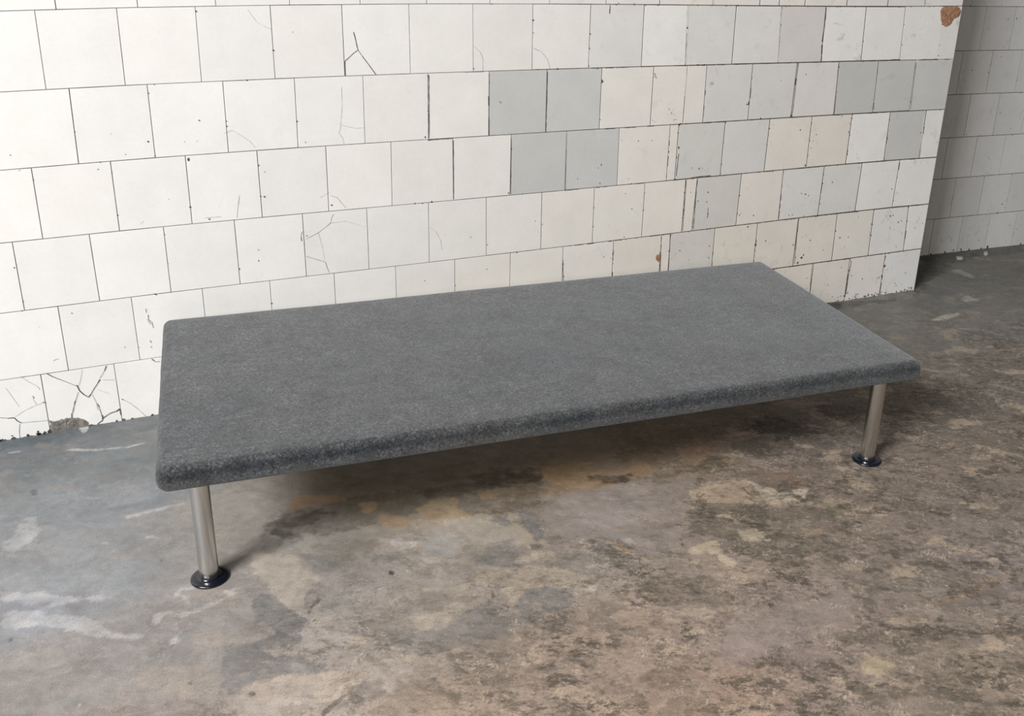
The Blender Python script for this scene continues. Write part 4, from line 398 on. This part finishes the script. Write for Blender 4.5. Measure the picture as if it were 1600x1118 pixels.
def build_floor():
    h = .004
    xs = np.concatenate([np.arange(-2.6, -.25, .1), np.arange(-.2, 2.6, h), np.arange(2.6, 5.0, h*1.5), np.arange(5.05, 6.7, .1)])
    ys = np.concatenate([np.arange(-5.0, -2.1, .1), np.arange(-2.05, -.9, h), np.arange(-.9, .42, h*1.25), np.array([.46, .52])])
    X, Y = np.meshgrid(xs, ys, indexing='ij'); nx, ny = X.shape
    x = X.ravel(); y = Y.ravel()
    ca, sa = math.cos(.45), math.sin(.45)
    xr = x*ca - y*sa; yr = (x*sa + y*ca)*1.45
    wob = fbm(x, y, 3.2, 3, 50)
    wob2 = fbm(x, y, 3.2, 3, 60)
    # broad tones of the worn surface
    num = np.zeros((x.size, 3)); den = np.zeros(x.size)
    wx = x+.10*wob; wy = y+.07*wob2
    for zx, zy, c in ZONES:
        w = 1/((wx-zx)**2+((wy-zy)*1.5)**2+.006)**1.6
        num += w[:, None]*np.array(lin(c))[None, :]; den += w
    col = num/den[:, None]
    # wearing: smooth screed on the left and at the back, flaked elsewhere
    worn = 1/(1+np.exp(-((x*.55-(y+.95))*1.0-.62+.45*wob)*5.5))
    worn = worn*(1/(1+np.exp(-((-y-.62)+.10*(x-2)+.15*wob2)*9)))
    worn = np.clip(worn*1.0+.04, 0, 1)
    n_mid = fbm(xr, yr, 7, 6, 3, .62); n_f = fbm(xr, yr, 28, 5, 9, .65); n_w = fbm(x, y, 12, 6, 21, .6)
    # flakes of screed and bare patches, laid over the zones at random, following the wear
    f1 = np.clip((n_mid-.16)/.05, 0, 1)*(.25+.75*worn)*.62; col = col*(1-f1[:, None]) + np.array(lin((112, 102, 90)))*f1[:, None]
    f2 = np.clip((-n_mid-.2)/.05, 0, 1)*(.15+.85*worn)*.55; col = col*(1-f2[:, None]) + np.array(lin((176, 156, 134)))*f2[:, None]
    # broken rims where one skin of screed ends: a pale lip and a dark line beside it
    for nz, lv, sgn in ((n_mid, .15, 1), (-n_mid, .19, 1), (n_w, .22, .7), (-n_w, .24, .7)):
        brk = np.clip(fbm(x, y, 9, 3, 91)*4+.3, 0, 1)*(.22+.78*worn)*sgn
        lip_ = np.exp(-((nz-lv)/.014)**2)*brk*.55; col = col*(1-lip_[:, None]) + np.array(lin((196, 180, 160)))*lip_[:, None]
        drk = np.exp(-((nz-lv-.035)/.014)**2)*brk*.55; col = col*(1-drk[:, None]) + np.array(lin((74, 66, 58)))*drk[:, None]
    hgt = (f1*-.6+f2*.6)*.0016
    for c, op, soft, warp, poly, smooth in PATCHES:  # stains; wall-corner patch is painted shadow, front-left leg smudge partly so
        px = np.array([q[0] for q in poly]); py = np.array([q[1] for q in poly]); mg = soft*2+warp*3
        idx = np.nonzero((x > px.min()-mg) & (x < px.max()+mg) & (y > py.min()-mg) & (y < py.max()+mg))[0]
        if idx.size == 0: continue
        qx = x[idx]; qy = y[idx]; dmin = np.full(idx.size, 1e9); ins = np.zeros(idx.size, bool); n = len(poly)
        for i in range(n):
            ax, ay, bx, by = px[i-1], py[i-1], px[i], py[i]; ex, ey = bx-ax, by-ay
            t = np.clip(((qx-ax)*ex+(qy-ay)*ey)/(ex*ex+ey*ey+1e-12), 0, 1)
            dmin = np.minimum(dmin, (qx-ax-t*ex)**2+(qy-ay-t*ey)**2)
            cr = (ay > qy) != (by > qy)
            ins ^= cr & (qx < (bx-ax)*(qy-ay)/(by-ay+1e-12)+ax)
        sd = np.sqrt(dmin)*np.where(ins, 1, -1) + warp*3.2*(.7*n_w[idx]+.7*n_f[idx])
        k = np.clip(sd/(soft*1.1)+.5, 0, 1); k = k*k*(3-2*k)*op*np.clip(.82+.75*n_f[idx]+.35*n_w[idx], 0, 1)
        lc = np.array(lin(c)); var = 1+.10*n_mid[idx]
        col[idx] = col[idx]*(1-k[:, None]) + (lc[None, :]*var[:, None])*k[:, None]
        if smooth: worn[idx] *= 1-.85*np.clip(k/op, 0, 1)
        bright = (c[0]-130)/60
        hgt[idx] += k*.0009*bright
    col *= (1+.16*fbm(x, y, 40, 3, 77)[:, None])*.99
    # uneven slab: sinks a little towards the corner of the wall
    sm = lambda t: np.clip(t, 0, 1)**2*(3-2*np.clip(t, 0, 1))
    z = -.011*sm((x-2.6)/.8)*sm((y+.75)/.6)*(1-sm((x-3.45)/.25)) + .012*sm((x-3.55)/.3)*sm((y-.15)/.14) + hgt + .0012*n_mid*worn
    d_wall = np.where(x < 3.43, -y, 1.0); lip = np.exp(-(np.clip(d_wall, 0, 1)/.012))*(.004+.004*n_w); z = z + np.where(x < 3.43, lip, 0)
    me = bpy.data.meshes.new('floor')
    co = np.stack([x, y, z], 1).astype(np.float32)
    i, j = np.meshgrid(np.arange(nx-1), np.arange(ny-1), indexing='ij'); a = (i*ny+j).ravel()
    quads = np.stack([a, a+ny, a+ny+1, a+1], 1).astype(np.int32)
    me.vertices.add(len(co)); me.vertices.foreach_set('co', co.ravel())
    nf = len(quads); me.loops.add(nf*4); me.loops.foreach_set('vertex_index', quads.ravel())
    me.polygons.add(nf); me.polygons.foreach_set('loop_start', np.arange(0, nf*4, 4, dtype=np.int32))
    me.polygons.foreach_set('use_smooth', np.ones(nf, bool))
    me.update(calc_edges=True); me.validate()
    at = me.attributes.new('tone', 'FLOAT_COLOR', 'POINT')
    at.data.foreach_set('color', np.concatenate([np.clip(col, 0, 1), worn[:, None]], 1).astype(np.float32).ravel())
    o = link('floor', me, M_FLOOR); o['kind'] = 'structure'
build_floor()

# ------------------------------------------------------------------ the bench
ZT, TH = .3245, .0562
FL, FR, BR, BL = Vector((.3225, -.9175)), Vector((2.2970, -1.1255)), Vector((2.4070, -.2200)), Vector((.4150, -.0400))
bench = bpy.data.objects.new('daybed', None); S.collection.objects.link(bench)
ORG = Vector(((FL.x+FR.x+BR.x+BL.x)/4, (FL.y+FR.y+BR.y+BL.y)/4, 0)); bench.location = ORG
bench['label'] = 'low daybed with grey felt slab top on steel tube legs beside the tiled wall'
bench['category'] = 'bench'
def build_pad():
    """thin upholstered slab: rounded rectangle section, soft corners in plan"""
    rc = .026; prof = []       # (inset from the outline, z)
    rt, rb = .022, .012
    for i in range(7):
        a = math.pi/2*i/6; prof.append((rt*(1-math.cos(a)) if False else rt-rt*math.sin(a), ZT-rt+rt*math.cos(a)))
    prof = [(rt-rt*math.sin(math.pi/2*i/6), ZT-rt+rt*math.cos(math.pi/2*i/6)) for i in range(7)]
    prof += [(-.0018*math.sin(math.pi*t), ZT-rt-(TH-rt-rb)*t) for t in (.25, .5, .75)]
    prof += [(rb-rb*math.cos(math.pi/2*i/5), ZT-TH+rb-rb*math.sin(math.pi/2*i/5)) for i in range(6)]
    corners = [FL, FR, BR, BL]
    def outline(d):
        """outline inset by d, sampled, rounded corners"""
        n = 4; cs = []
        for i in range(n):
            a, b, c = corners[i-1], corners[i], corners[(i+1) % n]
            e1 = (b-a).normalized(); e2 = (c-b).normalized(); n1 = Vector((-e1.y, e1.x)); n2 = Vector((-e2.y, e2.x))
            q = n1+n2; q = q/q.dot(n1); cs.append((b+q*rc, n1, n2))
        pts = []
        for i in range(n):
            c, n1, n2 = cs[i]; a1 = math.atan2(-n1.y, -n1.x); a2 = math.atan2(-n2.y, -n2.x)
            while a2 < a1: a2 += 2*math.pi
            for k in range(7):
                a = a1+(a2-a1)*k/6; pts.append(Vector((c.x+math.cos(a)*(rc-d), c.y+math.sin(a)*(rc-d))))
            nc, m1, m2 = cs[(i+1) % n]; p0 = pts[-1]; p1 = nc-m1*(rc-d) if False else nc+Vector((-m1.x, -m1.y))*(rc-d)
            L = (p1-p0).length; m_ = 100 if i % 2 == 0 else 46
            for k in range(1, m_): pts.append(p0.lerp(p1, k/m_))
        return pts
    vs = []; tone = []
    from mathutils import noise
    N = None
    for j, (d, z) in enumerate(prof):
        ol = outline(min(d, rc-.0005)) if d < rc else outline(rc-.0005)
        N = len(ol)
        for q in ol:
            w = noise.noise(Vector((q.x*6, q.y*6, z*20)))*.0014 + noise.noise(Vector((q.x*25, q.y*25, z*60)))*.0006
            dz = noise.noise(Vector((q.x*5, q.y*5, 3.1)))*.0012
            cen = Vector((ORG.x, ORG.y)); dirn = (q-cen).normalized()
            v = Vector((q.x+dirn.x*w, q.y+dirn.y*w, z+dz)); vs.append(v)
            # darker, slightly bluish band just below the upper fold
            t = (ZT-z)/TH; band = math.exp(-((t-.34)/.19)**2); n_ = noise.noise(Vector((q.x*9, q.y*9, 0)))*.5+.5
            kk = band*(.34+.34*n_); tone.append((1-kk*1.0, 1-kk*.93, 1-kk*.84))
    fs = []
    for j in range(len(prof)-1):
        for i in range(N): fs.append([j*N+i, (j+1)*N+i, (j+1)*N+(i+1) % N, j*N+(i+1) % N])
    # top: rings shrinking towards the middle with gentle waviness
    top = []; cen = Vector((ORG.x, ORG.y)); base = [Vector((vs[i].x, vs[i].y)) for i in range(N)]
    prev = list(range(N)); R = 16
    for r in range(1, R):
        s = 1-r/R; cur = []
        for i in range(N):
            q = cen+(base[i]-cen)*s
            z = ZT + noise.noise(Vector((q.x*4, q.y*4, 7)))*.0014 + .0016*(1-s)
            cur.append(len(vs)); vs.append(Vector((q.x, q.y, z))); n_ = noise.noise(Vector((q.x*5, q.y*5, 2)))*.04; tone.append((1+n_, 1+n_, 1+n_))
        for i in range(N): fs.append([prev[i], prev[(i+1) % N], cur[(i+1) % N], cur[i]])
        prev = cur
    fs.append(prev)
    bot = [(len(prof)-1)*N+i for i in range(N)]; fs.append(bot[::-1])
    me = bpy.data.meshes.new('pad'); me.from_pydata([v-ORG for v in vs], [], fs); me.update()
    a = me.attributes.new('tone', 'FLOAT_COLOR', 'POINT'); a.data.foreach_set('color', [c for t in tone for c in (*t, 1.0)])
    for p in me.polygons: p.use_smooth = True
    bm = bmesh.new(); bm.from_mesh(me); bmesh.ops.recalc_face_normals(bm, faces=bm.faces); bm.to_mesh(me); bm.free()
    o = link('padded_top', me, M_FELT, bench); return o
pad = build_pad()
# a puckered crease where the felt was folded over the front edge, near the left leg
def crease():
    e = (FR-FL).normalized(); nn = Vector((e.y, -e.x)); s = .232; c = FL+e*s
    path = [(-.016, -.010), (-.008, -.017), (.000, -.024), (.006, -.030), (.001, -.038), (-.006, -.043)]
    bm = bmesh.new(); rings = []
    for k, (u, v) in enumerate(path):
        r = .0028*math.sin(math.pi*(k+.6)/(len(path)+.2)); P = Vector((c.x+e.x*u, c.y+e.y*u, ZT+v))-ORG; out = Vector((nn.x, nn.y, 0))
        rings.append([bm.verts.new(P+out*(.0002+r*math.cos(a)*1.1)+Vector((e.x, e.y, 0))*(r*math.sin(a)*1.3)) for a in [i*2*math.pi/8 for i in range(8)]])
    for a, b in zip(rings[:-1], rings[1:]):
        for i in range(8): bm.faces.new([a[i], a[(i+1) % 8], b[(i+1) % 8], b[i]])
    bm.faces.new(rings[0][::-1]); bm.faces.new(rings[-1])
    bmesh.ops.recalc_face_normals(bm, faces=bm.faces)
    me = bpy.data.meshes.new('crease'); bm.to_mesh(me); bm.free()
    a = me.attributes.new('tone', 'FLOAT_COLOR', 'POINT'); a.data.foreach_set('color', [.8, .8, .8, 1.0]*len(me.vertices))
    for p in me.polygons: p.use_smooth = True
    o = link('fabric_crease', me, M_FELT, bench)
crease()
def lathe(prof, n=48):
    bm = bmesh.new(); rings = []
    for r, z in prof:
        rings.append([bm.verts.new((r*math.cos(2*math.pi*i/n), r*math.sin(2*math.pi*i/n), z)) for i in range(n)])
    for a, b in zip(rings[:-1], rings[1:]):
        for i in range(n): bm.faces.new([a[i], a[(i+1) % n], b[(i+1) % n], b[i]])
    bm.faces.new(rings[0][::-1]); bm.faces.new(rings[-1])
    bmesh.ops.recalc_face_normals(bm, faces=bm.faces)
    me = bpy.data.meshes.new('lathe'); bm.to_mesh(me); bm.free()
    for p in me.polygons: p.use_smooth = True
    return me
RL = .0212
leg_me = lathe([(RL-.002, .006), (RL-.0004, .0068), (RL, .009), (RL, ZT-TH+.0015)])
foot_me = lathe([(.0385, 0), (.0412, .0006), (.0417, .003), (.0408, .0052), (.038, .0066), (.030, .0074), (RL+.0012, .0080), (RL+.0012, .0098), (RL-.003, .0099)])
def shade_fix(o):
    o.data.set_sharp_from_angle(angle=math.radians(50)) if hasattr(o.data, 'set_sharp_from_angle') else None
e = (FR-FL).normalized()
LEGS = [Vector((.4093, -.8712)), Vector((2.1978, -1.0640)), Vector((.4990, -.1020)), Vector((2.3020, -.2710))]
leg0 = foot0 = None
for i, q in enumerate(LEGS):
    if i == 0:
        leg = link('leg', leg_me, M_STEEL, bench); foot = link('foot', foot_me, M_BLACK, leg)
        leg['label'] = 'brushed steel tube leg'; foot['label'] = 'round black plastic foot'
        shade_fix(leg); leg0, foot0 = leg, foot
    else:
        leg = leg0.copy(); S.collection.objects.link(leg); leg.parent = bench
        foot = foot0.copy(); S.collection.objects.link(foot); foot.parent = leg
    leg.location = Vector((q.x, q.y, 0))-ORG
